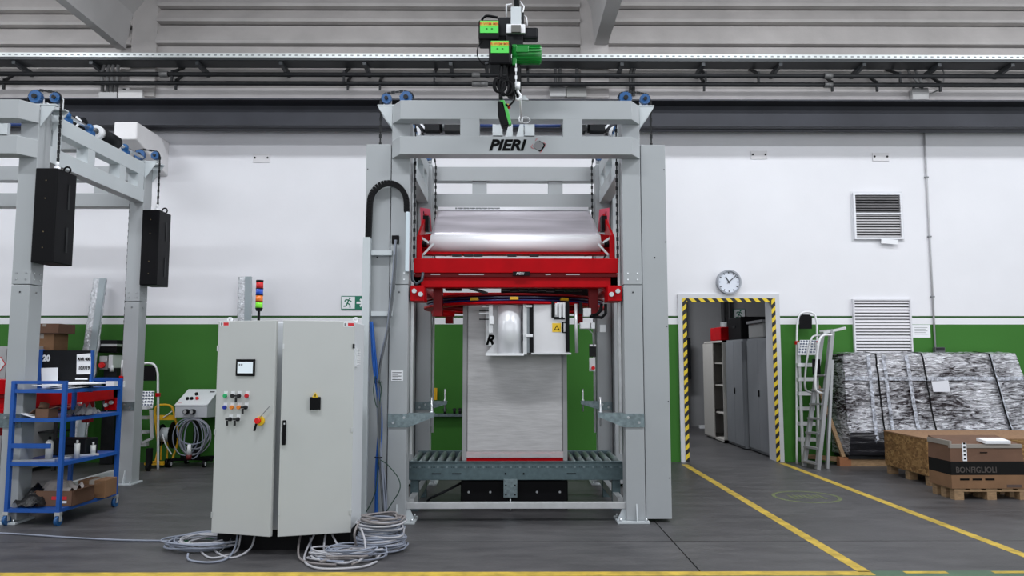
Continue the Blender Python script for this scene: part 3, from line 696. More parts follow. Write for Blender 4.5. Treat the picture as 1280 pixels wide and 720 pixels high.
a = dq(696, 408, 0.020); b_ = dq(694, 411.6, 0.020); c_ = dq(698, 411.6, 0.020)
MB().prism([a, b_, c_], (0, 0.002, 0)).build('warning_symbol', YELL, wl)
p0 = dq(719.5, 380, -0.02); p1 = dq(721, 441, -0.02)
MB().cyl(p0, p1, 0.016, 12).build('long_rod', ALU, ds)
dbox(725, 403, 738, 411, 0.05, 0.12, 'cylinder_block', ALUL, 0.006); dbox(739, 403, 744, 411, 0.05, 0.12, 'cylinder_block', ALUL, 0.004)
dbox(729, 385, 739, 396, 0.08, 0.15, 'valve_block', ALU, 0.004)
dbox(724, 378, 728, 392, 0.1, 0.15, 'valve_block', BLACKM)
MB().tube([dq(757, 380, 0), dq(757, 392, 0), dq(752, 397, 0), dq(746, 396, 0), dq(738, 396, 0.05)], 0.016, 8).tube([dq(752, 380, 0), dq(751, 388, 0), dq(746, 393, 0), dq(740, 394, 0.05)], 0.016, 8).build('air_hoses', BLACK, ds)
dbox(750, 406, 757, 415, 0.1, 0.14, 'small_bracket', ALUL)
MB().tube([dq(735, 411, 0.1), dq(741, 417, 0.1), dq(741.5, 432, 0.12)], 0.005, 6).build('thin_cable', GREYC2, ds)
for y_ in (383.5, 388, 391.5, 399):
    dbox(599 if y_ != 383.5 else 603, y_-0.7, 613, y_+0.7, 0.1, 0.13, 'clamp_pin', BLACKM if y_ in (388, 399) else ALUL)
dbox(611, 378, 616, 416, 0.08, 0.13, 'pin_holder', ALU)
dbox(612, 395, 617, 405, 0.04, 0.08, 'pin_block', ALUL)
text('lettering', 'R', 0.135, Vector(dq(612, 425.5, 0.285)), FRONT, INK, ds, shear=0.3, bold=0.006)
text('lettering', 'I', 0.135, Vector(dq(650.5, 425.5, 0.285)), FRONT, INK, ds, shear=0.3, bold=0.006)

# small switch box on the far right rear post
pe = thing('pendant_switch_box', 'small white and black switch box on the rear right post', 'switch', (0, YP+DEP-PD-0.05, 0))
Yq = YP+DEP-PD-0.05
def qbox(px0, py0, px1, py1, nm, m, y0=0, y1=0.05, par=None, Y0=None):
    Yb = Yq if Y0 is None else Y0
    a = at(px0, py1, Yb); b_ = at(px1, py0, Yb); return MB().box(a.x, b_.x, y0, y1, a.z, b_.z).build(nm, m, par)
qbox(737, 430, 745, 446, 'switch_body', DARK, par=pe); qbox(737, 430.5, 745, 433, 'cap', WHITE, -0.01, 0.05, par=pe)
qbox(737, 447, 744, 464, 'button_box', WHITE, par=pe)
pc = at(741.5, 460, Yq-0.01); MB().cyl((pc.x, -0.03, pc.z), (pc.x, 0, pc.z), 0.022, 12).build('stop_button', GLASS, pe)

# ---------------------------------------------------------------- roller conveyor
YC0 = YP+0.50; YC1 = YP+1.42
zc1 = Z(577.5, YC0); zc0 = Z(600, YC0)
cx0, cx1 = MX-HW+PW+0.02-0.1, MX+HW-PW+0.08
cv = thing('roller_conveyor', 'grey green roller conveyor crossing the foot of the central machine', 'conveyor', (MX, YC0, 0))
for i, y0 in enumerate((0, YC1-YC0-0.05)):
    r_ = MB().box(-1.06, 1.06, y0, y0+0.05, zc0, zc1).box(-1.06, 1.06, y0-0.012 if i == 0 else y0, y0+0.05, zc1-0.006, zc1+0.004).build('side_rail', GALVD, cv, bevel=0.003)
    if i == 0:
        d_ = MB(); e_ = MB()
        for k in range(24):
            xx = -1.035+k*0.09; d_.cyl((xx, -0.006, zc1-0.05), (xx, 0.002, zc1-0.05), 0.010, 6)
            for q in (0.03, 0.045, 0.06): e_.cyl((xx+q, -0.003, zc1-0.05), (xx+q, 0.001, zc1-0.05), 0.004, 6)
        for xx in (-0.78, -0.58, 0.55): e_.box(xx-0.045, xx+0.045, -0.003, 0.001, zc0+0.055, zc0+0.066)
        for xx in (-0.1, 0.08): e_.cyl((xx, -0.003, zc0+0.06), (xx, 0.001, zc0+0.06), 0.010, 8)
        d_.build('rail_bolts', GALV, r_, kind='stuff'); e_.build('rail_holes', BLACK, r_, kind='stuff')
r0 = None
for k in range(24):
    xx = -1.035+k*0.09
    if r0 is None:
        m_ = MB().cyl((0, 0.05, 0), (0, YC1-YC0-0.05, 0), 0.030, 14)
        r0 = m_.build('roller', mat('dull_zinc_roller', (0.22, 0.27, 0.27), 0.35, 0.6, amt=0.15, scale=12), cv); o = r0
    else:
        o = r0.copy(); C.objects.link(o)
    o.parent = cv; o.location = (xx, 0, zc1-0.03)
ps = at(638, 612, YC0); zz0 = Z(622, YC0)
sp = MB().box(ps.x-MX-0.068, ps.x-MX+0.068, -0.01, 0.03, zz0, zc0+0.01).build('centre_support', GALV, cv, bevel=0.003)
d_ = MB()
for sx in (-1, 1):
    for zq in (zz0+0.03, zz0+0.12): d_.cyl((ps.x-MX+sx*0.045, -0.016, zq), (ps.x-MX+sx*0.045, -0.009, zq), 0.009, 8)
d_.build('bolts', DARK, sp, kind='stuff')
MB().cyl((ps.x-MX, 0.01, zz0-0.13), (ps.x-MX, 0.01, zz0), 0.008, 8).build('rod', STEEL, cv)
for sx in (-1, 1):
    for y0 in (0.06, 0.80):
        MB().box(sx*1.0-0.04, sx*1.0+0.04, y0, y0+0.06, 0.0, zc0+0.02).build('leg', GALVD, cv)
# black lift base under the conveyor
lb = thing('lift_base', 'low black lift box standing on the floor beneath the conveyor', 'machine base', (MX-0.01, YC0+0.09, 0))
lx0, lx1 = X(578, YC0+0.09)-MX, X(710, YC0+0.09)-MX
MB().box(lx0, lx1, 0, 0.72, 0.0, zc0-0.02).build('body', BLACK, lb, bevel=0.01)
d_ = MB()
for px in (588, 614.5, 672, 700): d_.cyl((X(px, YC0+0.09)-MX, -0.006, Z(615, YC0+0.09)), (X(px, YC0+0.09)-MX, 0.001, Z(615, YC0+0.09)), 0.012, 8)
d_.build('bolts', STEEL, lb, kind='stuff')
MB().tube([(lx0-0.0, 0.1, 0.25), (lx0-0.12, 0.0, 0.20), (lx0-0.3, -0.02, 0.12), (lx0-0.38, 0.1, 0.03)], 0.013, 6).build('hose', BLACKM, lb)

# ---------------------------------------------------------------- wrapped block on a red pallet
YL = YC0+0.06
lx0, lx1 = X(578.5, YL), X(708.5, YL)
pl = thing('red_pallet', 'red plastic pallet under the wrapped block on the rollers', 'pallet', ((lx0+lx1)/2, YL, zc1-0.0))
w2 = (lx1-lx0)/2-0.03
MB().box(-w2, w2, 0.02, 0.76, 0.0, 0.022).build('bottom_deck', RED, pl)
for xx in (-w2+0.08, 0, w2-0.08):
    for yy in (0.1, 0.4, 0.7): MB().cbox((xx, yy, 0.045), (0.12, 0.11, 0.05)).build('block', RED, pl)
for k in range(6): MB().box(-w2+k*(2*w2/6)+0.008, -w2+(k+1)*(2*w2/6)-0.008, 0.02, 0.76, 0.07, 0.085).build('top_slat', RED, pl)
FILM = mat('stretch_film_block', (0.50, 0.49, 0.495), 0.42, 0.05, bump=0.10, bscale=9, stretch=(1, 1, 7), amt=0.10, scale=4)
wl_ = thing('wrapped_block', 'tall grey block wrapped in stretch film on the conveyor', 'wrapped load', ((lx0+lx1)/2, YL, zc1))
zt_ = Z(380, YL)-zc1
MB().box(-w2+0.012, w2-0.012, 0.02, 0.77, 0.087, zt_).build('film_body', FILM, wl_, bevel=0.012)
CORN = mat('grey_corner_profile', (0.30, 0.30, 0.305), 0.5)
for sx in (-1, 1):
    for yy in (0.012, 0.778):
        MB().box(min(sx*(w2+0.03), sx*(w2-0.012)), max(sx*(w2+0.03), sx*(w2-0.012)), yy-0.012, yy+0.03, 0.006, zt_+0.005).build('corner_profile', CORN, wl_)
SK = mat('clear_film_skirt', (0.75, 0.72, 0.74), 0.2, alpha=0.45, bump=0.3, bscale=20)
MB().box(-w2, w2, 0.001, 0.004, 0.035, 0.095).build('film_skirt', SK, wl_)
text('lettering', 'PIERI', 0.15, Vector((-0.06, 0.0175, zt_-0.4)), FRONT, INK, wl_, shear=0.3, bold=0.005) if False else None

# ---------------------------------------------------------------- cables on the front left
cc_ = thing('cable_carrier', 'black arched cable chain with grey channel on the left cover of the central machine', 'cable carrier', (0, YP, 0))
def cq(px, py, y): v = at(px, py, YP+y); return Vector((v.x, y, v.z))
pa, pb_ = cq(460.5, 298, -0.06), cq(508.5, 265, -0.06)
arc = [pa]; cxm = (pa.x+pb_.x)/2; rx = (pb_.x-pa.x)/2; zb_ = Z(256, YP)
arc.append(cq(461.5, 275, -0.06))
for k in range(17):
    a_ = PI-PI*k/16; arc.append(Vector((cxm+0.003+rx*0.97*math.cos(a_), -0.06, zb_+(Z(231, YP)-zb_)*math.sin(a_))))
arc.append(pb_)
link = None
prev = arc[0]; dist = 0; pts = []
tot = [0]
for a_, b_ in zip(arc, arc[1:]): tot.append(tot[-1]+(b_-a_).length)
N = 34
def along(s):
    for i in range(len(arc)-1):
        if s <= tot[i+1]+1e-9: return arc[i].lerp(arc[i+1], (s-tot[i])/(tot[i+1]-tot[i]))
    return arc[-1]
for k in range(N):
    s0, s1 = tot[-1]*k/N, tot[-1]*(k+0.93)/N
    MB().bar(along(s0), along(s1), 0.05, 0.058, (0, 1, 0)).build('chain_link', BLACK, cc_)
a_ = cq(453.5, 650, -0.02); b_ = cq(466, 298, -0.02)
MB().box(cq(454, 298, -0.09).x, cq(463, 298, -0.09).x, -0.10, -0.02, 0.06, b_.z).build('channel', GREYL, cc_, bevel=0.003)
a_ = cq(507.2, 340, -0.05); b_ = cq(513, 266, -0.05)
MB().box(a_.x, b_.x, -0.10, -0.01, a_.z, b_.z).build('moving_channel', mat('pale_blue_grey', (0.55, 0.63, 0.68), 0.35, 0.3), cc_, bevel=0.003)
for py in (316, 392):
    a_ = cq(464, py+3, -0.05); b_ = cq(490, py-3, -0.05)
    MB().box(a_.x, b_.x, -0.06, -0.005, a_.z, b_.z).build('channel_bracket', GREYL, cc_)
a_ = cq(489.5, 305, -0.01); b_ = cq(499, 294, -0.01)
MB().box(a_.x, b_.x, -0.012, 0.0, a_.z, b_.z).build('cable_gland', BLACK, cc_, bevel=0.01)
cb = thing('cable_bundle', 'bundle of blue and grey cables hanging down the left front post', 'cables', (0, YP, 0))
def run(pxs, m, r, n=1, sp=0.012, seed=0, y=-0.06, nm='cable'):
    rnd = random.Random(seed)
    for i in range(n):
        ph = rnd.random()*6; pts = []
        base = [cq(px, py, y+rnd.uniform(-0.015, 0.015)) for px, py in pxs]
        P_ = smooth(base, 8)
        o1, o2 = rnd.uniform(-sp, sp), rnd.uniform(-sp, sp)
        P_ = [p+Vector((o1+0.006*math.sin(ph+k*0.3), o2, 0)) for k, p in enumerate(P_)]
        MB().tube(P_, r, 6).build(nm, m, cb)
def smooth(pts, n=8):
    pts = [Vector(p) for p in pts]; out = []
    for i in range(len(pts)-1):
        p0 = pts[max(i-1, 0)]; p1 = pts[i]; p2 = pts[i+1]; p3 = pts[min(i+2, len(pts)-1)]
        for k in range(n):
            t = k/n
            out.append(0.5*((2*p1)+(p2-p0)*t+(2*p0-5*p1+4*p2-p3)*t*t+(3*p1-p0-3*p2+p3)*t**3))
    out.append(pts[-1]); return out
run([(464, 402), (467, 440), (472, 480), (475, 520), (474, 560), (471, 600), (470, 652)], BLUEC, 0.009, 5, 0.013, 1, nm='blue_cable')
run([(495, 300), (493, 340), (487, 400), (478, 440), (473, 480), (476, 560), (480, 600), (484, 652)], GREYC, 0.008, 4, 0.010, 2, y=-0.075)
run([(495, 300), (492, 350), (484, 410), (474, 470), (474, 520), (474, 575), (478, 620), (482, 652)], mat('dark_grey_cable', (0.10, 0.11, 0.12), 0.5), 0.008, 3, 0.010, 3, y=-0.085)
run([(475, 575), (486, 582), (497, 596), (499, 612), (490, 630), (482, 640)], mat('dark_green_cable', (0.02, 0.06, 0.04), 0.5), 0.005, 1, 0.0, 4, y=-0.10)
run([(474, 575), (470, 610), (460, 635), (452, 648)], mat('dark_green_cable', (0.02, 0.06, 0.04), 0.5), 0.005, 1, 0.0, 5, y=-0.10)
run([(470, 470), (467, 490), (469, 505), (474, 508), (476, 490), (474, 475)], mat('dark_green_cable', (0.02, 0.06, 0.04), 0.5), 0.005, 1, 0.0, 5, y=-0.10)
for py in (478, 572): 
    p = cq(473, py, -0.08); MB().ring(p, p+Vector((0, 0, 0.008)), 0.036, 0.030, 16).build('cable_tie', BLACK, cb)

# ---------------------------------------------------------------- chain hoist in front of the header
YH = YP-0.55
ho = thing('chain_hoist', 'green and black electric chain hoist hanging above the header of the central machine', 'hoist', (0, YH, 0))
def hq(px, py, y=0.0): v = at(px, py, YH+y); return Vector((v.x, y, v.z))
def hbox(px0, py0, px1, py1, y0, y1, nm, m, bev=0.0, par=None):
    a = at(px0, py1, YH+y0); b_ = at(px1, py0, YH+y0); return MB().box(a.x, b_.x, y0, y1, a.z, b_.z).build(nm, m, par or ho, bevel=bev)
hbox(638.5, 8, 651.5, 31, -0.02, 0.10, 'suspension_plate', GREYL, 0.004)
hbox(633, 30, 656.5, 41, -0.03, 0.14, 'trolley_plate', WHITE, 0.004)
hbox(639, 31, 651, 40, -0.06, -0.03, 'trolley_block', mat('taupe_block', (0.12, 0.12, 0.11), 0.6), 0.003)
MB().tube([hq(633, 22, 0.05), hq(633, 6, 0.05), hq(640, 5, 0.05)], 0.008, 6).tube([hq(650, 2, 0.05), hq(655, 8, 0.05), hq(653, 18, 0.05), hq(658, 22, 0.05), hq(659, 32, 0.05)], 0.007, 6).build('hose_line', WHITE, ho)
MB().cyl(hq(646, 10, 0.04), hq(646, -60, 0.04), 0.025, 12).build('suspension_rod', DARK, ho)
hbox(651, 15, 655, 30, 0.0, 0.08, 'side_bracket', DARK, 0.004)
hbox(598, 24.5, 624, 49, -0.06, 0.16, 'control_box', BLACK, 0.015)
hbox(622, 21, 641, 45, 0.0, 0.16, 'trolley_gear', BLACKM, 0.012)
hbox(652, 33.5, 673, 47.5, 0.0, 0.12, 'trolley_motor', BLACKM, 0.02)
hbox(632, 40, 654, 60, 0.0, 0.14, 'hoist_head', BLACKM, 0.01)
hbox(611, 50, 639, 80, -0.08, 0.18, 'hoist_box', BLACK, 0.02)
for (a0, b0, a1, b1, y0, s_) in ((600, 26, 623, 41, -0.062, 'R·WIM MK'), (613.5, 51, 636, 66, -0.082, 'R·WIM·MK')):
    lp = hbox(a0, b0, a1, b1, y0-0.004, y0, 'name_label', GREENL)
    hbox(a0+0.8, b0+0.8, a1-0.8, b0+6.6, y0-0.006, y0-0.003, 'label_band', mat('yellow_green_print', (0.42, 0.55, 0.05), 0.5), 0, lp)
    c_ = hq((a0+a1)/2, b0+3.8, y0-0.0075); text('label_lettering', s_, 0.036, c_, FRONT, mat('label_red_orange', (0.65, 0.08, 0.01), 0.5), ho, bold=0.0005, depth=0.001)
    for dx in (-3, 3.5): hbox((a0+a1)/2+dx-1.2, b0+9.4, (a0+a1)/2+dx+1.0, b0+10.4, y0-0.006, y0-0.003, 'label_mark', INK, 0, lp)
gm = MB(); ca, cb_ = hq(640, 68.5, 0.04), hq(676.5, 68.5, 0.04)
gm.cyl(ca, cb_, 0.078, 20)
for k in range(18):
    a_ = 2*PI*k/18; d = Vector((0, math.cos(a_), math.sin(a_)))*0.078
    gm.bar(ca+d+Vector((0.04, 0, 0)), cb_+d-Vector((0.01, 0, 0)), 0.006, 0.02, d)
gm.build('ribbed_motor', GREEN, ho); hbox(640, 55, 646, 81, -0.02, 0.12, 'motor_flange', GREEN, 0.008)
hbox(645, 57, 661, 65, -0.05, 0.02, 'terminal_cover', GREEN, 0.006)
hbox(634, 78, 651.5, 119, 0.0, 0.14, 'chain_bag', BLACK, 0.03); 
MB().chain([hq(645, 80, -0.02), hq(645, 104, -0.02)], 0.03, 0.020).build('load_chain', ALUL, ho)
MB().cyl(hq(647, 103, -0.02), hq(647, 112, -0.02), 0.024, 12).build('hook_block', ALUL, ho)
hk = [hq(647, 112, -0.02), hq(647.5, 115, -0.02), hq(650.5, 119, -0.02), hq(650, 123, -0.02), hq(647, 125, -0.02), hq(643.8, 122.5, -0.02), hq(643.5, 119, -0.02)]
MB().tube(smooth(hk, 4), 0.012, 8).build('hook', ALUL, ho)
MB().tube([hq(650, 121, -0.02), hq(651, 135, 0.1), hq(651.5, 148, 0.25)], 0.010, 8).build('sling_rod', ALUL, ho)
MB().prism([hq(641, 124, 0.05), hq(656, 119, 0.05), hq(661, 125, 0.05)], (0, 0.03, 0)).build('hook_bracket', GREYL, ho)
p = hq(657, 150, 0.3); MB().tube([p+Vector((0.04*math.cos(a), 0, 0.03*math.sin(a))) for a in [2*PI*k/14 for k in range(14)]], 0.004, 6, True).tube([hq(651, 149, 0.28)+Vector((0.015*math.cos(a), 0, 0.03*math.sin(a))) for a in [2*PI*k/10 for k in range(10)]], 0.007, 6, True).build('sling_ring', ALUL, ho)
wr = MB()
for (cx_, cy_, rx_, ry_) in ((623, 106, 6, 9), (625, 107, 6.5, 8.5), (630, 108, 6, 11), (634, 110, 7, 9), (627, 104, 5, 8)):
    MB().tube([hq(cx_+rx_*math.cos(a), cy_+ry_*math.sin(a), -0.06-0.01*rx_*0.3) for a in [2*PI*k/20 for k in range(20)]], 0.012, 6, True).build('control_cable', BLACK, ho)
wr = MB().tube(smooth([hq(627, 80, -0.03), hq(626, 100, -0.06), hq(626, 124, -0.07)]), 0.018, 6).build('control_cable', BLACK, ho)
MB().tube(smooth([hq(633, 80, -0.03), hq(635, 100, -0.05), hq(643, 118, -0.07), hq(642, 126, -0.07), hq(636, 132, -0.08), hq(632, 130, -0.08)]), 0.009, 6).build('control_cable', BLACK, ho)
MB().tube(smooth([hq(606, 50, 0), hq(598, 58, 0), hq(597, 70, 0), hq(604, 80, 0), hq(612, 80, 0)]), 0.006, 6).build('control_cable', BLACK, ho)
MB().tube(smooth([hq(602, 25, 0.05), hq(608, 20, 0.05), hq(622, 22, 0.05)]), 0.012, 6).build('control_cable', BLACK, ho)
pn = thing('hoist_pendant', 'green and black push button pendant hanging on its cable in front of the header', 'remote control', (0, YH-0.08, 0))
a_ = at(626, 125, YH-0.08); b_ = at(634, 157, YH-0.08); a_.y = b_.y = 0
d = (b_-a_).normalized(); s_ = Vector((d.z, 0, -d.x))
def pq(u, v): q = a_.lerp(b_, u)+s_*v; return (q.x, 0, q.z)
sgn = 1 if s_.x > 0 else -1
MB().prism([pq(0.0, -0.03*sgn), pq(0.05, 0.022*sgn), pq(0.95, 0.022*sgn), pq(1.0, -0.0*sgn), pq(1, -0.05*sgn), pq(0.5, -0.055*sgn)], (0, 0.07, 0)).build('shell', BLACK, pn, bevel=0.008)
MB().prism([pq(0.0, -0.01*sgn), pq(0.02, 0.03*sgn), pq(0.45, 0.045*sgn), pq(0.96, 0.042*sgn), pq(0.98, 0.015*sgn), pq(0.4, 0.005*sgn)], (0, 0.075, 0)).build('green_face', mat('pendant_green', (0.06, 0.42, 0.07), 0.4), pn, bevel=0.006)
q = Vector(pq(0.28, 0.055*sgn)); MB().cyl(q+Vector((-0.01, 0.03, 0)), q+Vector((0.015, 0.03, 0)), 0.018, 10).build('stop_button', GLASS, pn)
q = Vector(pq(0.22, 0.05*sgn)); MB().cyl(q+Vector((-0.01, 0.03, 0)), q+Vector((0.008, 0.03, 0)), 0.014, 10).build('yellow_button', YELL, pn)

for sx, nm in ((-1, 'left'), (1, 'right')):
    MB().cyl((sx*0.62, 0.55, zr-0.13), (sx*0.83, 0.48, zr-0.13), 0.032, 12).build('red_cylinder', RED, car)
# ================================================================= CONTROL CABINET
YK = 6.12
kx0, kx1 = X(272.5, YK, 530), X(441, YK, 530)
kz0, kz1 = Z(662, YK), Z(403, YK)
kb = thing('control_cabinet', 'large grey two door electrical control cabinet standing left of the central machine', 'cabinet', (kx0, YK, 0))
KW = kx1-kx0
MB().box(0, KW, 0.0, 0.42, kz0, kz1).build('body', CABL, kb, bevel=0.006)
MB().box(0.01, KW-0.01, 0.04, 0.40, 0.0, kz0).build('plinth', BLACK, kb)
def door(hx, w, ang, sgn, name='cabinet_door'):
    d = MB().box(0 if sgn > 0 else -w, w if sgn > 0 else 0, -0.035, 0.0, kz0-0.012, kz1+0.008).build(name, CABG, kb, bevel=0.004)
    d.location = (hx, -0.004, 0); d.rotation_euler = (0, 0, -sgn*ang); return d
wl_d, wr_d = 0.525, 0.548
aL, aR = R(16.5), R(15.5)
dL = door(0, wl_d, aL, 1); dR = door(KW, wr_d, aR, -1)
def lu(px): return (px-273)/(344.8-273)*wl_d
def lz(px, py): return Z(py, YK-0.02-lu(px)*math.sin(aL))
def ru(px): return -(441-px)/(441-351)*wr_d
def rz_(px, py): return Z(py, YK-0.02+ru(px)*math.sin(aR))
def lbox(a, b_, c_, d, t0, t1, nm, m, bev=0, par=None):
    return MB().box(lu(a), lu(c_), -0.035-t1, -0.035-t0, lz(a, d), lz(a, b_)).build(nm, m, par or dL, bevel=bev)
def rbx(a, b_, c_, d, t0, t1, nm, m, bev=0, par=None):
    return MB().box(ru(a), ru(c_), -0.035-t1, -0.035-t0, rz_(a, d), rz_(a, b_)).build(nm, m, par or dR, bevel=bev)
lbox(297.7, 449, 321, 469.8, 0, 0.012, 'touch_screen', BLACK, 0.003)
SCR = mat('lit_panel_screen', (0.60, 0.66, 0.70), 0.3, emit=((0.6, 0.68, 0.74), 0.35))
lbox(300.2, 452.3, 319, 466.3, 0.012, 0.014, 'screen_display', SCR)
lbox(302, 454.8, 303.5, 457, 0.0142, 0.015, 'screen_mark', INKG); lbox(304.5, 454.8, 306.4, 457, 0.0142, 0.015, 'screen_mark', INKG)
lamps = [('green', (0.02, 0.42, 0.14)), ('black', (0.01, 0.01, 0.01)), ('switch', (0.012, 0.012, 0.014)), ('red', (0.55, 0.01, 0.02)),
         ('blue', (0.01, 0.03, 0.32)), ('orange', (0.75, 0.22, 0.02)), ('orange', (0.70, 0.22, 0.03)), ('switch', (0.012, 0.012, 0.014)),
         ('switch', (0.012, 0.012, 0.014)), ('switch', (0.012, 0.012, 0.014))]
pos = [(285.6, 494), (294.7, 494), (303, 494), (312.4, 494), (285.6, 508.3), (294.4, 508.3), (303, 508.3), (311.8, 508.3), (293, 523), (302.4, 523)]
for (nm, col), (px, py) in zip(lamps, pos):
    u, z = lu(px), lz(px, py)
    pl_ = MB().box(u-0.016, u+0.016, -0.038, -0.035, z-0.02, z+0.033).build('label_holder', ALUL, dL)
    nme = 'selector_switch' if nm == 'switch' else 'push_button'
    m_ = MB().cyl((u, -0.037, z-0.003), (u, -0.055, z-0.003), 0.0155, 14)
    if nm == 'switch': m_.bar((u-0.03, -0.062, z-0.002), (u+0.012, -0.062, z-0.002), 0.012, 0.014).bar((u-0.012, -0.066, z-0.012), (u-0.014, -0.064, z-0.052), 0.010, 0.016)
    m_.build(nme, mat('button_'+nm, col, 0.35), dL, label={'green': 'green push button', 'red': 'red push button', 'blue': 'blue push button', 'orange': 'orange push button'}.get(nm))
u, z = lu(328.3), lz(328, 525.5)
ms = MB().cyl((u+0.012, -0.036, z), (u+0.012, -0.05, z), 0.036, 20).build('switch_plate', YELL, dL, label='yellow round switch plate')
MB().cyl((u, -0.05, z+0.002), (u, -0.075, z+0.002), 0.022, 16).build('main_switch', GLASS, dL, label='red main switch knob')
MB().bar((u-0.005, -0.07, z-0.02), (u-0.022, -0.07, z-0.075), 0.012, 0.014).build('key', BLACK, dL)
MB().bar((u+0.01, -0.06, z+0.02), (u+0.10, -0.055, z+0.115), 0.004, 0.005).build('wire', INKG, dL)
# warning stickers
s1 = lbox(275, 402.6, 286.5, 408.3, 0, 0.001, 'sticker', WHITE); lbox(279.5, 403.4, 286, 407.2, 0.001, 0.0016, 'sticker_band', INKR); lbox(276, 403.6, 278.3, 407, 0.001, 0.0016, 'sticker_mark', INKG)
s1 = rbx(426.5, 403.2, 440.5, 408.6, 0, 0.001, 'sticker', WHITE); rbx(432, 404, 439.8, 407.6, 0.001, 0.0016, 'sticker_band', INKR); rbx(427.5, 404.2, 430, 407.6, 0.001, 0.0016, 'sticker_mark', INKG)
rbx(386.2, 496, 399.5, 512, 0, 0.022, 'black_socket', BLACK, 0.004); rbx(388, 510.5, 398, 513, 0, 0.012, 'socket_lip', ALUL)
a = (ru(392.6), -0.058, rz_(392, 490)); b_ = (ru(389), -0.058, rz_(392, 496.3)); c_ = (ru(396.4), -0.058, rz_(392, 496.3))
MB().prism([a, b_, c_], (0, 0.022, 0)).build('warning_triangle', YELL, dR)
rbx(391.9, 492.6, 393.2, 495.4, 0.0232, 0.024, 'warning_symbol', INK)
h = rbx(353.3, 524.8, 357.9, 555.6, 0, 0.02, 'door_handle', BLACK, 0.006, dR)
rbx(354.8, 528, 356.4, 530, 0.02, 0.023, 'lock', ALU)
for py in (430, 534, 637):
    rbx(438.5, py, 441.3, py+5.5, 0, 0.006, 'hinge', ALU if py > 500 else DARK); rbx(351.2, py, 353, py+6, -0.03, 0.004, 'latch', ALU)
    lbox(272.6, py+2, 274, py+9, 0, 0.006, 'hinge', ALU)
# vertical handle on the right side of the cabinet
ph = at(448, 435, YK+0.05)
for px, m_ in ((286, 1), (444, 1)):
    q = at(px, 399.5, YK+0.1); MB().ring((q.x-kx0, 0.12, q.z+0.0), (q.x-kx0, 0.14, q.z+0.0), 0.022, 0.010, 14).build('lifting_eye', ALUL, kb)
q = at(449, 434, YK+0.06)
m_ = MB()
for k in range(7): m_.box(KW, KW+0.03, 0.05, 0.11, Z(456, YK)+k*0.019+0.0, Z(456, YK)+k*0.019+0.012)
m_.box(KW, KW+0.018, 0.045, 0.115, Z(457, YK)-0.01, Z(435.5, YK)+0.0).build('cable_duct', WHITE, kb)
# signal tower on the cabinet
sx_ = at(323.3, 400, YK+0.2)
st = thing('signal_tower', 'stack light with red, blue, orange and green segments on top of the control cabinet', 'signal light', (sx_.x, YK+0.2, kz1))
def sz(py): return Z(py, YK+0.2)-kz1
MB().cyl((0, 0, 0), (0, 0, sz(387)), 0.011, 10).cyl((0, 0, 0), (0, 0, 0.012), 0.035, 14).build('pole', BLACK, st)
MB().cyl((0, 0, sz(389)), (0, 0, sz(385)), 0.024, 16, r2=0.030).cyl((0, 0, sz(353)), (0, 0, sz(350.5)), 0.030, 16).build('base_and_cap', BLACK, st)
for a, b_, col, nm in ((360.5, 353, (0.62, 0.015, 0.02), 'red'), (368.7, 361.5, (0.02, 0.08, 0.50), 'blue'), (377, 369.7, (0.85, 0.20, 0.02), 'orange'), (385, 378, (0.20, 0.72, 0.03), 'green')):
    MB().cyl((0, 0, sz(a)), (0, 0, sz(b_)), 0.029, 18).build('light_segment', mat('lens_'+nm, col, 0.25), st, label=nm+' light segment')
    MB().cyl((0, 0, sz(a)-0.006), (0, 0, sz(a)), 0.031, 18).build('segment_ring', BLACK, st)

# ================================================================= CABLE COILS ON THE FLOOR
def loops(t, cx, cy, rx, ry, n, m, r=0.010, z0=0.01, dz=0.004, jit=0.03, seed=1, nm='cable', rot=0):
    rnd = random.Random(seed); pts = []; N = 28
    ox = oy = 0; sc = 1
    for i in range(n):
        nx, ny, ns = rnd.uniform(-jit, jit), rnd.uniform(-jit, jit), rnd.uniform(0.78, 1.12)
        zt_ = z0+i*dz+rnd.uniform(0, dz)
        for k in range(N):
            f = k/N; a = 2*PI*f+rot
            s = sc+(ns-sc)*f; x = ox+(nx-ox)*f; y = oy+(ny-oy)*f
            w_ = 0.012*math.sin(3*a+i*1.7)
            pts.append((cx+x+(rx*s+w_)*math.cos(a), cy+y+(ry*s+w_)*math.sin(a), max(r, zt_+0.006*math.sin(2*a+i*2.1))))
        ox, oy, sc = nx, ny, ns
    MB().tube(pts, r, 6).build(nm, m, t)
def drop(t, P_, m, r=0.010, nm='cable'):
    MB().tube(smooth([Vector(p) for p in P_], 8), r, 6).build(nm, m, t)
c0 = fl(250, 686)
cl1 = thing('cable_coil', 'loose grey cable coil on the floor at the left end of the control cabinet', 'cables', (c0.x, c0.y, 0))
loops(cl1, 0.00, 0.06, 0.27, 0.20, 7, GREYC, r=0.0075, seed=3, jit=0.05, dz=0.010)
loops(cl1, 0.06, 0.05, 0.22, 0.17, 6, GREYC2, r=0.0065, seed=5, jit=0.05, z0=0.02, dz=0.010)
loops(cl1, 0.00, 0.10, 0.17, 0.12, 2, mat('green_cable', (0.03, 0.20, 0.08), 0.5), r=0.006, seed=6, z0=0.03)
def F0(px, py, z=0.01, o=c0): v = fl(px, py, z); return (v.x-o.x, v.y-o.y, z)
def W0(px, py, Y, o=c0): v = at(px, py, Y); return (v.x-o.x, v.y-o.y, v.z)
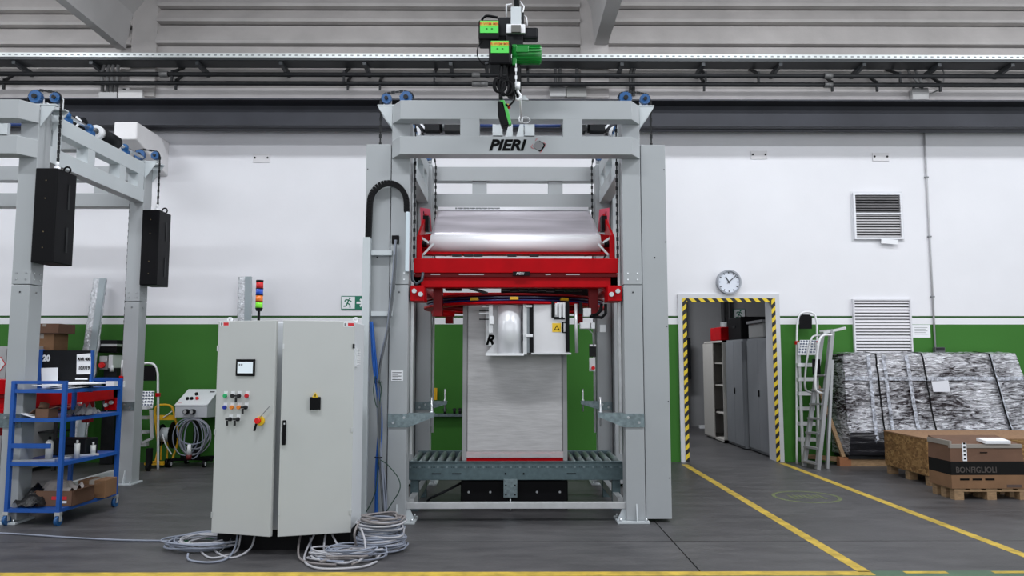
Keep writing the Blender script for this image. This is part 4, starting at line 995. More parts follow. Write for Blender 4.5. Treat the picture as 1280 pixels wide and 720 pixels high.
for i, (a_, b_, c_, d_, e_) in enumerate((((297, 668), (294, 684), (284, 698), (262, 703), (237, 700)), ((301, 668), (296, 688), (280, 695), (262, 697), (250, 688)), ((319, 668), (314, 684), (301, 694), (285, 697), (268, 688)))):
    drop(cl1, [W0(a_[0], a_[1], 6.16), W0(b_[0], b_[1], 6.06), F0(*c_), F0(*d_), F0(*e_), F0(e_[0]-2, e_[1]-8, 0.04)], (GREYC, GREYC2, GREYC2)[i], 0.008)
drop(cl1, [W0(291, 668, 6.2), W0(285, 680, 6.1), F0(272, 692)], mat('dark_grey_cable', (0.1, 0.11, 0.12)), 0.004)
# thin cable running off to the left
drop(cl1, [F0(232, 676, 0.02), F0(205, 676), F0(150, 675), F0(90, 672), F0(30, 668), F0(-40, 664)], GREYC, 0.008)
c1_ = fl(428, 700)
cl2 = thing('cable_coil', 'loose pale cable loops on the floor under the right door of the control cabinet', 'cables', (c1_.x, c1_.y, 0))
loops(cl2, 0.0, 0.0, 0.25, 0.10, 5, GREYC2, r=0.0075, seed=11, jit=0.06, dz=0.012)
loops(cl2, 0.10, 0.03, 0.22, 0.12, 6, GREYC, r=0.0065, seed=12, jit=0.05, z0=0.02, dz=0.012)
loops(cl2, 0.04, -0.02, 0.15, 0.09, 3, BROWNC, r=0.008, seed=13, jit=0.04, z0=0.03, dz=0.01)
F1 = lambda px, py, z=0.01: F0(px, py, z, c1_); W1 = lambda px, py, Y: W0(px, py, Y, c1_)
for i, q in enumerate((((393, 668), (383, 688), (381, 702), (396, 710), (425, 711), (455, 708), (471, 702)),
                       ((376, 668), (373, 684), (375, 698), (390, 704), (420, 706)), ((407, 668), (405, 686), (410, 700), (430, 704), (446, 700)),
                       ((415, 668), (424, 684), (434, 690), (445, 689)), ((388, 672), (390, 690), (404, 700), (430, 702)), ((452, 666), (442, 684), (425, 696), (400, 702)),
                       ((449, 652), (443, 668), (447, 688), (450, 700), (440, 705)), ((451, 660), (456, 676), (456, 694), (448, 702)))):
    P_ = [W1(q[0][0], q[0][1], 6.14 if i < 6 else 6.0), W1(q[1][0], q[1][1], 6.0 if i < 6 else 5.92)]+[F1(x_, y_, 0.012+0.004*i) for x_, y_ in q[2:]]
    drop(cl2, P_, (GREYC2, BROWNC, GREYC2, GREYC2, GREYC, BROWNC, BROWNC, GREYC2)[i], 0.0085)
c2_ = fl(476, 689)
cl3 = thing('cable_drum_coil', 'tall neat stack of coiled grey cable beside the left machine post', 'cables', (c2_.x, c2_.y, 0))
for j in range(3):
    loops(cl3, 0.0, 0.02, 0.178-0.012*j, 0.145-0.01*j, 12, (GREYC, GREYC2, GREYC)[j], r=0.008, seed=20+j, jit=0.014, z0=0.010+0.006*j, dz=0.0185)
loops(cl3, 0.0, 0.02, 0.16, 0.13, 4, BROWNC, r=0.0075, seed=29, jit=0.02, z0=0.235, dz=0.01)

# ================================================================= LEFT SIDE: TROLLEY
a = fl(73, 641, 0.115); bb = fl(144, 619, 0.115); dd = bb-a; ln = math.hypot(dd.x, dd.y); rz = math.atan2(dd.y, dd.x)-PI/2
tr = thing('tool_trolley', 'blue steel shelf trolley on castors at the left edge before the left machine', 'trolley', (a.x, a.y, 0), rz)
TW, TD = 0.485, ln
zz = [0.145, Z(578, a.y), Z(523, a.y), Z(487, a.y), Z(476, a.y)]
tops = zz
for i, (x, y) in enumerate(((0, 0), (-TW, 0), (0, TD), (-TW, TD))):
    MB().box(x-0.017, x+0.017, y-0.017, y+0.017, 0.12, zz[4]).build('post', BLUE, tr)
    w_ = MB().cyl((x-0.014, y, 0.045), (x+0.014, y, 0.045), 0.045, 16).build('castor', BLUES, tr)
    MB().box(x-0.025, x+0.025, y-0.02, y+0.02, 0.09, 0.12).box(x-0.025, x-0.019, y-0.015, y+0.015, 0.04, 0.10).box(x+0.019, x+0.025, y-0.015, y+0.015, 0.04, 0.10).build('castor_fork', ALU, w_)
for i, z in enumerate(zz[:4]):
    MB().box(-TW, 0, 0, TD, z-0.008, z).box(-TW, 0, -0.014, 0.0, z-0.03, z+0.003).box(-TW, 0, TD, TD+0.012, z-0.03, z+0.003).box(-0.002, 0.012, 0, TD, z-0.03, z+0.003).box(-TW-0.012, -TW+0.002, 0, TD, z-0.03, z+0.003).build('shelf', BLUE, tr)
MB().box(-TW, 0, -0.014, 0.014, zz[4]-0.028, zz[4]).box(-TW, 0, TD-0.014, TD+0.014, zz[4]-0.028, zz[4]).build('handle_rail', BLUE, tr)
MB().box(-TW, -0.10, -0.016, -0.004, Z(560, a.y)-0.0, Z(554, a.y)).build('front_bar', BLUE, tr)
def TL(u, v, z):      # trolley local to world
    c_, s_ = math.cos(rz), math.sin(rz); return Vector((a.x+u*c_-v*s_, a.y+u*s_+v*c_, z))
# board standing in the trolley
YB_ = a.y+0.45
bd = thing('notice_board', 'black board in a blue frame standing on the trolley, marked 20 with papers pinned', 'board', (0, YB_, 0), 0)
def B(px, py, y=0): v = at(px, py, YB_+y); return (v.x, y, v.z)
b0, b1 = B(50, 477), B(115, 438)
MB().box(b0[0], b1[0], 0, 0.015, Z(490, YB_), b1[2]).build('panel', BLACKM, bd)
MB().box(b0[0]-0.02, b0[0]+0.012, -0.01, 0.025, Z(490, YB_), b1[2]+0.01).build('frame_post', BLUE, bd)
MB().box(b1[0]-0.006, b1[0]+0.014, -0.01, 0.025, Z(490, YB_), b1[2]).build('frame_post', BLUE, bd)
text('number', '20', 0.082, Vector(B(58, 448, -0.002)), FRONT, WHITE, bd, bold=0.004, xs=0.85, label='white painted number 20')
p_ = MB().prism([B(95.5, 468, -0.012), B(113, 467.5, -0.02), B(113.7, 441.5, -0.008), B(96, 443, -0.008)], (0, 0.004, 0)).build('paper', PAPER, bd)
text('paper_print', 'AVR 400', 0.042, Vector(B(105, 449, -0.022)), FRONT, INK, bd, bold=0.0015, xs=0.8)
text('paper_print', '107/19', 0.05, Vector(B(105, 460, -0.025)), FRONT, INK, bd, bold=0.0015, xs=0.8)
MB().prism([B(52, 486, -0.035), B(72, 482, -0.035), B(72.5, 459.5, -0.01), B(51.5, 460, -0.01)], (0, 0.004, 0)).build('paper', PAPER, bd)
MB().box(B(95, 474)[0], B(110, 474)[0], -0.012, -0.002, Z(474.5, YB_), Z(472.5, YB_)).build('paper_edge', PAPER, bd)
# papers lying on the top shelf
pp_ = thing('paper_pile', 'loose white papers and folders lying on the top shelf of the blue trolley', 'papers', (a.x, a.y, zz[3]), rz)
for i, (u, v, an) in enumerate(((-0.10, 0.22, 0.2), (-0.16, 0.30, -0.3), (-0.05, 0.42, 0.5), (-0.28, 0.24, 0.1), (-0.12, 0.52, -0.15), (-0.06, 0.30, -0.5))):
    MB().rbox((u, v, 0.006+0.009*i), (0.22, 0.30, 0.007), Matrix.Rotation(an, 3, 'Z') @ Matrix.Rotation(0.03*(i-3), 3, 'Y')).build('paper_sheet', PAPER if i != 2 else mat('dark_folder', (0.02, 0.025, 0.04)), pp_)
def carton(nm, lab, cat, loc, size, m, rot=0, open_=False, group=None):
    t = thing(nm, lab, cat, loc, rot, group); sx, sy, sz_ = size
    if open_:
        MB().box(-sx/2, sx/2, -sy/2, -sy/2+0.006, 0, sz_).box(-sx/2, sx/2, sy/2-0.006, sy/2, 0, sz_).box(-sx/2, -sx/2+0.006, -sy/2, sy/2, 0, sz_).box(sx/2-0.006, sx/2, -sy/2, sy/2, 0, sz_).box(-sx/2, sx/2, -sy/2, sy/2, 0, 0.006).build('box_body', m, t)
        for s_ in (-1, 1):
            MB().bar((s_*sx/2, 0, sz_), (s_*(sx/2+0.07), 0, sz_+0.02 if s_ > 0 else sz_-0.05), sy*0.95, 0.005).build('flap', m, t)
    else:
        MB().box(-sx/2, sx/2, -sy/2, sy/2, 0, sz_).build('box_body', m, t, bevel=0.004)
        MB().box(-0.025, 0.025, -sy/2-0.001, sy/2+0.001, sz_*0.7, sz_+0.001).build('tape', TAPE, t)
    return t
p = TL(-0.23, 0.10, zz[2]); v = carton('small_carton', 'small open brown carton on the second shelf of the blue trolley', 'box', p, (0.13, 0.13, 0.085), CARD, rz, True)
MB().cyl((-0.03, -0.01, 0.08), (-0.03, 0.01, 0.13), 0.04, 12).build('flap_up', CARD, v)
p = TL(-0.05, 0.66, zz[0]+0.001); carton('carton', 'closed brown carton at the right end of the trolley bottom shelf', 'box', p, (0.26, 0.24, 0.17), CARDL, rz+0.1)
p = TL(-0.14, 0.30, zz[0]+0.001); v = carton('open_carton', 'open brown carton with red print on the trolley bottom shelf', 'box', p, (0.34, 0.36, 0.14), CARD, rz+0.05, True)
MB().box(-0.02, 0.12, -0.182, -0.180, 0.06, 0.09).build('red_print', INKR, v); MB().box(0.06, 0.12, -0.183, -0.180, 0.03, 0.05).build('white_print', PAPER, v)
bg = MB().grid(lambda u, v: (0.30*(u-0.5), 0.30*(v-0.5), 0.13+0.07*noise.noise(Vector((u*5, v*5, 1)))+0.08*math.sin(PI*u)*math.sin(PI*v)), 12, 12).build('plastic_bag', mat('milky_plastic_bag', (0.42, 0.38, 0.36), 0.25, bump=0.4), None)
bg.location = TL(-0.20, 0.30, zz[0]); tag(bg, 'crumpled clear plastic bag lying in the open carton', 'bag')
bg = MB().grid(lambda u, v: (0.26*(u-0.5), 0.36*(v-0.5), 0.015+abs(0.10*noise.noise(Vector((u*4, v*5, 3))))+0.13*math.sin(PI*u)*math.sin(PI*v)), 14, 14).build('black_sack', mat('black_sack_plastic', (0.012, 0.012, 0.013), 0.35, bump=0.5), None)
bg.location = TL(-0.33, 0.20, zz[0]); tag(bg, 'black plastic sack on the trolley bottom shelf', 'bag'); bg.rotation_euler = (0, 0, rz)
bg = MB().grid(lambda u, v: (0.2*(u-0.5), 0.28*(v-0.5), 0.01+abs(0.08*noise.noise(Vector((u*6, v*6, 7))))+0.05*math.sin(PI*u)*math.sin(PI*v)), 12, 12).build('plastic_wrap', mat('grey_plastic_wrap', (0.16, 0.16, 0.17), 0.3, bump=0.5), None)
bg.location = TL(-0.08, 0.42, zz[2]); tag(bg, 'crumpled dark plastic wrap on the second shelf of the trolley', 'plastic wrap')
pr = thing('paper_roll', 'white crumpled paper on the left of the second trolley shelf', 'paper', TL(-0.36, 0.10, zz[2]), rz)
MB().rbox((0, 0, 0.02), (0.16, 0.12, 0.008), Matrix.Rotation(0.25, 3, 'Y')).rbox((0.09, 0.02, 0.035), (0.10, 0.14, 0.006), Matrix.Rotation(-0.5, 3, 'Y')).build('sheet', PAPER, pr)
for i, (u, v, L_, an, lab) in enumerate(((-0.30, 0.06, 0.36, 0.25, 'thin steel rod across the front of the third trolley shelf'), (-0.16, 0.22, 0.34, 0.95, 'bright steel bar in the middle of the third trolley shelf'), (-0.10, 0.45, 0.30, 0.6, 'short steel bar towards the back of the third trolley shelf'))):
    o = MB().box(-L_/2, L_/2, -0.012, 0.012, 0, 0.02).build('steel_bar', STEEL, None, bevel=0.002); o.location = TL(u, v, zz[1]+0.001); o.rotation_euler = (0, 0, rz+an); tag(o, lab, 'metal bar')
bt = thing('spray_can', 'grey and white bottle hanging at the front of the third trolley shelf', 'bottle', TL(-0.20, 0.12, zz[1]+0.022), 0)
MB().cyl((0, 0, 0), (0, 0, 0.15), 0.032, 16).cyl((0, 0, 0.15), (0, 0, 0.17), 0.032, 16, r2=0.012).build('can', mat('can_grey', (0.48, 0.49, 0.48), 0.4), bt)
MB().cyl((0, 0, 0.17), (0, 0, 0.20), 0.012, 10).build('nozzle', BLACK, bt)
for i, (u, v, h_) in enumerate(((-0.05, 0.30, 0.14), (-0.03, 0.52, 0.10))):
    o = thing('bottle', ('tall clear bottle on the third shelf of the blue trolley', 'short clear bottle at the back of the third trolley shelf')[i], 'bottle', TL(u, v, zz[1]+0.001))
    MB().cyl((0, 0, 0), (0, 0, h_), 0.025, 12).cyl((0, 0, h_), (0, 0, h_+0.03), 0.01, 8).build('body', mat('pale_bottle', (0.55, 0.57, 0.56), 0.2), o)
tb = thing('tool_case', 'dark tool case at the back of the third trolley shelf', 'case', TL(-0.25, 0.58, zz[1]+0.001), rz)
MB().box(-0.17, 0.17, -0.1, 0.1, 0, 0.16).build('case_body', BLACKM, tb, bevel=0.01); MB().tube([(-0.05, -0.105, 0.10), (-0.05, -0.13, 0.10), (0.05, -0.13, 0.10), (0.05, -0.105, 0.10)], 0.006, 6).build('handle', BLACK, tb)

# small red and white box with a tube on the left machine carriage
rb = thing('grease_box', 'small white box with a red lid on the red beam of the left carriage', 'box', (0, 8.9, 0))
def G(px, py, y=0): v = at(px, py, 8.9+y); return (v.x, y, v.z)
MB().box(G(143, 500)[0], G(151, 500)[0], 0, 0.08, G(0, 484)[2], G(0, 476.5)[2]).build('body', PAPER, rb)
MB().box(G(147.5, 500)[0], G(151, 500)[0], 0.0, 0.04, G(0, 476.5)[2], G(0, 470)[2]).build('red_cap', RED, rb)
MB().cyl((G(149.5, 500)[0], 0.02, G(0, 470)[2]), (G(149.5, 500)[0], 0.02, G(0, 450)[2]), 0.012, 10).build('tube', ALU, rb)
wb_ = thing('label_box', 'white and red carton lying on the red beam behind the trolley', 'box', (0, 8.6, 0))
v0, v1 = at(132, 484.5, 8.6), at(143, 475.5, 8.6)
MB().box(v0.x, v1.x, 0, 0.09, v0.z, v1.z).build('body', PAPER, wb_); MB().box(v0.x, v1.x, -0.001, 0.091, v1.z, v1.z+0.012).build('red_lid', RED, wb_)

# ---------------------------------------------------------------- stuff against the wall, left
def wrapped_profile(pts_px, Yb, Yt, lab, th=0.12):
    (x0, x1, yb_), (x2, x3, yt) = pts_px
    b0, b1 = at(x0, yb_, Yb), at(x1, yb_, Yb); t0, t1 = at(x2, yt, Yt), at(x3, yt, Yt)
    o = thing('wrapped_profile', lab, 'wrapped profile', (b0.x, Yb, 0)); ob = b0.copy(); ob.z = 0
    def fn(u, v):
        p = b0.lerp(b1, u).lerp(t0.lerp(t1, u), v)-ob
        k = 0.02*noise.noise(Vector((u*3, v*26, 2)))
        return (p.x+k*0.5, p.y-0.03*math.sin(PI*u)+k, p.z)
    FW = mat('bubble_wrap', (0.66, 0.68, 0.72), 0.22, 0.3, bump=0.8, bscale=30, amt=0.25, scale=25)
    g_ = MB().grid(fn, 10, 60).build('bubble_wrap', FW, o); s_ = g_.modifiers.new('thickness', 'SOLIDIFY'); s_.thickness = th; s_.offset = -1
    m = (b0+b1)/2-ob; q = (t0+t1)/2-ob
    MB().hull8([b0.lerp(b1, 0.55)-ob+Vector((0, -0.045, 0)), b1-ob+Vector((0, -0.05, 0)), b1-ob+Vector((0, -0.02, 0)), b0.lerp(b1, 0.55)-ob+Vector((0, -0.02, 0))],
               [t0.lerp(t1, 0.55)-ob+Vector((0, -0.045, 0)), t1-ob+Vector((0, -0.05, 0)), t1-ob+Vector((0, -0.02, 0)), t0.lerp(t1, 0.55)-ob+Vector((0, -0.02, 0))]).build('profile_edge', mat('blue_grey_profile', (0.40, 0.46, 0.49), 0.35, 0.3), o)
    return o
b_px = (84, 106, 560), (117, 134, 348)
wrapped_profile(b_px, 10.6, 11.0, 'long bubble wrapped profile leaning on the wall inside the left machine')
wrapped_profile(((292, 312, 570), (298, 315.5, 346)), 10.8, 11.0, 'bubble wrapped profile leaning on the wall behind the control cabinet')
# boxes stacked on a grey cabinet
Yc = 10.3
gc = thing('grey_cupboard', 'grey metal cupboard against the wall behind the left machine', 'cupboard', (0, Yc, 0))
x0, x1 = X(-30, Yc), X(48, Yc)
zc_ = Z(433, Yc)
MB().box(x0, x1, 0, 0.5, 0.05, zc_).build('body', mat('cupboard_grey', (0.42, 0.42, 0.43), 0.5), gc, bevel=0.005)
MB().box(x0+0.02, (x0+x1)/2-0.004, -0.015, 0, 0.08, zc_-0.03).build('door', mat('cupboard_grey', None), gc); MB().box((x0+x1)/2+0.004, x1-0.02, -0.015, 0, 0.08, zc_-0.03).build('door', mat('cupboard_grey', None), gc)
q = at(0.5, 455, Yc-0.02)
MB().prism([(q.x, -0.018, q.z+0.10), (q.x+0.07, -0.018, q.z), (q.x, -0.018, q.z-0.10), (q.x-0.07, -0.018, q.z)], (0, -0.002, 0)).build('hazard_diamond', INKR, gc, label='red hazard diamond sticker')
MB().prism([(q.x, -0.0205, q.z+0.082), (q.x+0.057, -0.0205, q.z), (q.x, -0.0205, q.z-0.082), (q.x-0.057, -0.0205, q.z)], (0, -0.001, 0)).build('diamond_inner', PAPER, gc)
v0 = at(40, 438, 10.4); v1 = at(67, 417, 10.4)
tb = thing('shelf_rack', 'low dark rack carrying two stacked cartons by the green wall', 'rack', ((v0.x+v1.x)/2, 10.6, 0))
hw_ = (v1.x-v0.x)/2+0.10
for sx in (-1, 1):
    for sy in (-0.2, 0.2): MB().box(sx*hw_-0.02, sx*hw_+0.02, sy-0.02, sy+0.02, 0, v0.z-0.02).build('leg', DARK, tb)
for z in (0.5, v0.z-0.02): MB().box(-hw_, hw_, -0.22, 0.22, z, z+0.02).build('shelf', DARK, tb)
bxm = (X(36, 10.4)+X(66, 10.4))/2
t1 = carton('carton', 'lower brown carton of the two stacked behind the notice board', 'box', (bxm, 10.57, v0.z+0.002), (X(66, 10.4)-X(36, 10.4), 0.34, Z(417, 10.4)-v0.z-0.004), CARDL)
q = at(45.5, 426, 10.39); MB().prism([(q.x-bxm, -0.172, q.z-v0.z+0.05), (q.x-bxm+0.035, -0.172, q.z-v0.z), (q.x-bxm, -0.172, q.z-v0.z-0.05), (q.x-bxm-0.035, -0.172, q.z-v0.z)], (0, -0.001, 0)).build('printed_diamond', INK, t1)
bx2 = (X(38, 10.4)+X(74, 10.4))/2
carton('carton', 'upper brown carton of the two stacked behind the notice board', 'box', (bx2, 10.55, Z(417, 10.4)+0.001), (X(74, 10.4)-X(38, 10.4), 0.40, Z(405, 10.4)-Z(417, 10.4)), CARD)
# wall mounted air unit behind the left machine
au = thing('air_service_unit', 'black and grey compressed air unit standing at the wall behind the trolley', 'machine', (0, 10.9, 0))
def A(px, py, y=0): v = at(px, py, 10.9+y); return (v.x, y, v.z)
def abox(a0, b0, a1, b1, y0, y1, nm, m, bev=0.004): 
    p = A(a0, b1, y0); q = A(a1, b0, y0); return MB().box(p[0], q[0], y0, y1, p[2], q[2]).build(nm, m, au, bevel=bev)
abox(123, 425, 146, 431, 0, 0.28, 'top_unit', BLACKM); abox(126, 430, 146, 433, -0.02, 0.25, 'shelf_plate', ALU); abox(122, 433, 146, 441, 0, 0.28, 'black_motor', BLACK, 0.02)
abox(124, 445, 134, 452, 0, 0.28, 'valve_body', ALU); abox(135, 444, 141, 460, 0, 0.28, 'regulator', ALUL); abox(124, 452, 135, 462, 0.02, 0.28, 'pump_body', mat('pump_grey', (0.28, 0.28, 0.29), 0.4, 0.4))
q = A(127.3, 456.5, -0.01); MB().cyl((q[0], -0.03, q[2]), (q[0], 0.02, q[2]), 0.04, 16).build('red_dial', GLASS, au)
q = A(140, 459, -0.02); MB().cyl((q[0], -0.02, q[2]-0.06), (q[0], -0.02, q[2]+0.03), 0.028, 14).build('filter_bowl', ALUL, au)
abox(124, 460, 146, 580, 0.1, 0.28, 'stand', DARK)
abox(118, 472, 142, 480, -0.03, 0.1, 'blue_shelf', BLUE)

# ---------------------------------------------------------------- step ladder, reel cart, control desk
def step_ladder(lab, Yl, x0, x1, ytop, ymid, ybot, plat, pad, rungs, full):
    t = thing('step_ladder', lab, 'ladder', (0, Yl, 0))
    def q(px, py, y=0): v = at(px, py, Yl+y); return (v.x, y, v.z)
    xl, xr = x0, x1
    hp = smooth([q(xl, ybot, 0.1), q(xl-0.0, ymid, 0.1), q(xl+2.0, ytop+8, 0.1), q(xl+7, ytop, 0.1), q(xr-5, ytop, 0.1), q(xr, ytop+8, 0.1), q(xr+1.5, ymid, 0.1), q(xr+1.5, ybot, 0.1)], 6)
    MB().tube(hp, 0.016, 8).build('tube_frame', ALUL, t)
    a0, a1, a2, a3 = pad
    MB().prism([q(a0, a3, 0.07), q(a2, a3, 0.07), q(a2, a1+3, 0.07), q(a2-3, a1, 0.07), q(a0+3, a1, 0.07), q(a0, a1+3, 0.07)], (0, 0.03, 0)).build('tool_tray', BLACK, t)
    a0, a1, a2, a3 = plat
    pl_ = MB().prism([q(a0, a3, -0.02), q(a2-2, a3, -0.02), q(a2, a1, 0.10), q(a0+3, a1, 0.10)], (0, 0, -0.02)).build('platform', ALUL, t)
    hl = MB(); P = [Vector(q(a0, a3, -0.025)), Vector(q(a2-2, a3, -0.025)), Vector(q(a2, a1, 0.095)), Vector(q(a0+3, a1, 0.095))]
    for i in range(6):
        for j in range(5):
            c_ = P[0].lerp(P[1], (i+0.5)/6).lerp(P[3].lerp(P[2], (i+0.5)/6), (j+0.5)/5); hl.cbox(c_+Vector((0, -0.006, 0.004)), (0.022, 0.012, 0.02))
    hl.build('platform_holes', mat('hole_blue_grey', (0.16, 0.19, 0.26), 0.6), pl_, kind='stuff')
    for s_, xx in ((0, xl), (1, xr+1.5)): MB().cbox(q(xx, (a1+a3)/2-5, 0.1), (0.05, 0.05, 0.05)).build('red_joint', RED, t)
    return t, q
lt, q = step_ladder('pale grey step ladder with black tray behind the far post of the left machine', 10.45, 172, 196, 455, 482, 590, (168, 489, 193, 508), (178, 457, 194, 476), [], True)
MB().box(q(165, 500)[0], q(189, 500)[0], -0.12, 0.05, q(0, 511)[2], q(0, 507)[2]).build('table_plate', WHITE, lt)
for py in (522, 540, 556): MB().box(q(168, 500)[0], q(186, 500)[0], -0.02, 0.06, q(0, py+2)[2], q(0, py-2)[2]).build('rung', ALU, lt)
for xx in (174, 189): MB().bar(q(xx, 512, -0.12), q(xx+1.5, 556 if xx < 180 else 548, -0.12), 0.04, 0.03, (0, 1, 0)).build('stile', ALU, lt)
MB().bar(q(172, 556, -0.12), q(190, 548, -0.12), 0.03, 0.03, (0, 1, 0)).build('brace', ALU, lt)
for (px, py) in ((172, 588), (189, 583)):
    v = q(px, py, 0); MB().cyl((v[0]-0.02, -0.08, 0.055), (v[0]+0.02, -0.08, 0.055), 0.055, 16).box(v[0]-0.03, v[0]+0.03, -0.11, -0.03, 0.09, 0.30).build('castor', RUBBER, lt)
rc = thing('reel_cart', 'yellow tube hand cart with a cable reel at the green wall', 'hand cart', (0, 10.85, 0))
def q(px, py, y=0): v = at(px, py, 10.85+y); return (v.x, y, max(0.02, v.z))
MB().tube(smooth([q(194, 578, -0.05), q(198, 560, 0), q(196.5, 545, 0), q(194, 515, 0), q(198, 507, 0), q(212, 507, 0), q(217, 515, 0), q(223, 545, 0), q(217, 570, 0), q(214, 577, -0.05)], 6), 0.016, 8).build('tube_frame', YEL, rc)
MB().box(q(196, 500)[0], q(219, 500)[0], -0.01, 0.01, q(0, 525)[2], q(0, 519)[2]).build('cross_plate', YEL, rc)
MB().box(q(192, 500)[0], q(216, 500)[0], -0.2, 0.0, 0.04, 0.07).build('foot_tray', YEL, rc)
for xx in (201, 209): MB().bar(q(xx, 575, 0), q(xx+1, 548, 0), 0.015, 0.015).build('strut', YEL, rc)
v = q(209, 543, 0.05)
MB().cyl((v[0]-0.06, 0.0, v[2]), (v[0]-0.05, 0.0, v[2]), 0.15, 20).cyl((v[0]+0.11, 0.0, v[2]), (v[0]+0.12, 0.0, v[2]), 0.19, 20).build('reel_flange', BLACK, rc)
MB().cyl((v[0]-0.05, 0.0, v[2]), (v[0]+0.11, 0.0, v[2]), 0.10, 20).build('wound_cable', GREYL, rc)
MB().tube(smooth([(v[0]+0.0, -0.1, v[2]+0.02), (v[0]+0.06, -0.12, v[2]-0.12), (v[0]+0.14, -0.1, v[2]-0.26)]), 0.01, 6).build('cable_end', ALUL, rc)
MB().tube(smooth([q(204, 522, -0.02), q(210, 518, -0.02), q(215, 514, -0.02)]), 0.008, 6).build('cable_end', ALUL, rc)
v = q(214, 578, 0); MB().cyl((v[0]-0.02, -0.12, 0.06), (v[0]+0.02, -0.12, 0.06), 0.06, 16).build('wheel', BLACK, rc)
# desk
dk = thing('control_desk', 'sloping grey control desk on castors left of the control cabinet', 'control desk', (0, 10.7, 0))
def D(px, py, y=0): v = at(px, py, 10.7+y); return Vector((v.x, y, v.z))
A0, A1 = D(219, 507, 0), D(259, 508.5, 0); B0, B1 = D(219, 522, 0), D(259, 524, 0); T0, T1 = D(231, 487.5, 0.42), D(270.5, 488, 0.42)
Lw = A1.x-A0.x
top = MB().hull8([A0, B0, Vector((B0.x, 0.42, B0.z)), Vector((A0.x, 0.42, T0.z-0.0))], [A1, B1, Vector((B1.x, 0.42, B1.z)), Vector((A1.x, 0.42, T0.z))])
zc_ = T0.z
top = MB().prism([(A0.x, 0, B0.z), (A0.x, 0, A0.z), (A0.x, 0.42, zc_), (A0.x, 0.42, B0.z-0.02)], (Lw, 0, 0)).build('desk_box', mat('desk_grey', (0.50, 0.52, 0.55), 0.45), dk, bevel=0.005)
MB().prism([(A0.x-0.005, -0.008, A0.z), (A0.x-0.005, -0.008, A0.z+0.012), (A0.x-0.005, 0.43, zc_+0.012), (A0.x-0.005, 0.43, zc_)], (Lw+0.01, 0, 0)).build('lid', mat('desk_lid', (0.78, 0.80, 0.83), 0.4), dk)
sl = math.atan2(zc_-A0.z, 0.42); 
def on(u, v, h=0.014): return Vector((A0.x+Lw*u, 0.42*v, A0.z+(zc_-A0.z)*v+h))
nrm = Vector((0, -math.sin(sl), math.cos(sl)))
for (u, v, m_) in ((0.42, 0.62, BLACK), (0.25, 0.32, BLACK), (0.38, 0.33, BLACK), (0.55, 0.34, GLASS)):
    MB().cyl(on(u, v), on(u, v)+nrm*0.03, 0.022, 12).build('knob', m_, dk)
MB().bar(on(0.78, 0.82), on(0.92, 0.82), 0.03, 0.01).build('name_strip', BLACK, dk); MB().bar(on(0.05, 0.1), on(0.16, 0.1), 0.02, 0.004).build('red_mark', INKR, dk)
for u in (0.38, 0.58):
    c_ = Vector((A0.x+Lw*u, -0.0, (A0.z+B0.z)/2)); MB().cyl(c_, c_+Vector((0, -0.07, 0)), 0.035, 14).build('socket', BLACKM, dk); MB().cyl(c_+Vector((0.0, -0.07, 0)), c_+Vector((0, -0.08, 0)), 0.022, 12).build('socket_face', ALU, dk)
zcol = B0.z; xm_ = A0.x+Lw*0.5
MB().box(xm_-0.04, xm_+0.04, 0.2, 0.28, 0.08, zcol).build('column', DARK, dk)
MB().bar((xm_-0.27, 0.02, 0.10), (xm_+0.30, 0.40, 0.10), 0.05, 0.04).bar((xm_-0.27, 0.40, 0.10), (xm_+0.30, 0.02, 0.10), 0.05, 0.04).build('base_cross', BLACK, dk)
for (dx, dy) in ((-0.27, 0.02), (0.20, 0.02), (0.34, 0.38), (-0.20, 0.40)):
    w_ = MB().cyl((xm_+dx-0.018, dy, 0.048), (xm_+dx+0.018, dy, 0.048), 0.048, 16).build('castor', BLACK, dk); MB().cyl((xm_+dx-0.02, dy, 0.048), (xm_+dx+0.02, dy, 0.048), 0.026, 14).build('castor_hub', WHITE, w_)
rnd = random.Random(5); hc = thing('hanging_cable', 'loops of grey cable hanging under the control desk', 'cables', (xm_, 10.7-0.02, 0))
for i in range(9):
    rx, rzz = rnd.uniform(0.10, 0.22), rnd.uniform(0.17, 0.27); cx, cz = rnd.uniform(-0.08, 0.08), zcol-0.02-rzz
    MB().tube([(cx+rx*math.sin(a_)*(1 if a_ < PI else 1), rnd.uniform(-0.006, 0.006)+0.01*i-0.02, cz+rzz*math.cos(a_)) for a_ in [2*PI*k/26 for k in range(26)]], 0.009, 6, True).build('cable_loop', GREYC if i % 3 else mat('mid_grey_cable', (0.22, 0.23, 0.26)), hc)
MB().cyl((0.02, -0.04, zcol-0.50), (0.02, -0.04, zcol-0.36), 0.035, 12, r2=0.022).build('plug', WHITE, hc); MB().cyl((0.02, -0.04, zcol-0.56), (0.02, -0.04, zcol-0.50), 0.036, 12).build('plug_collar', mat('dark_red_plastic', (0.15, 0.01, 0.01), 0.5), hc)

# ================================================================= THINGS ON THE BACK WALL
def wbox(a0, b0, a1, b1, t0, t1, nm, m, par=None, bev=0.0):
    p = at(a0, b1, WY); q = at(a1, b0, WY); return MB().box(p.x, q.x, WY-t1, WY-t0, p.z, q.z).build(nm, m, par, world=par is not None, bevel=bev)
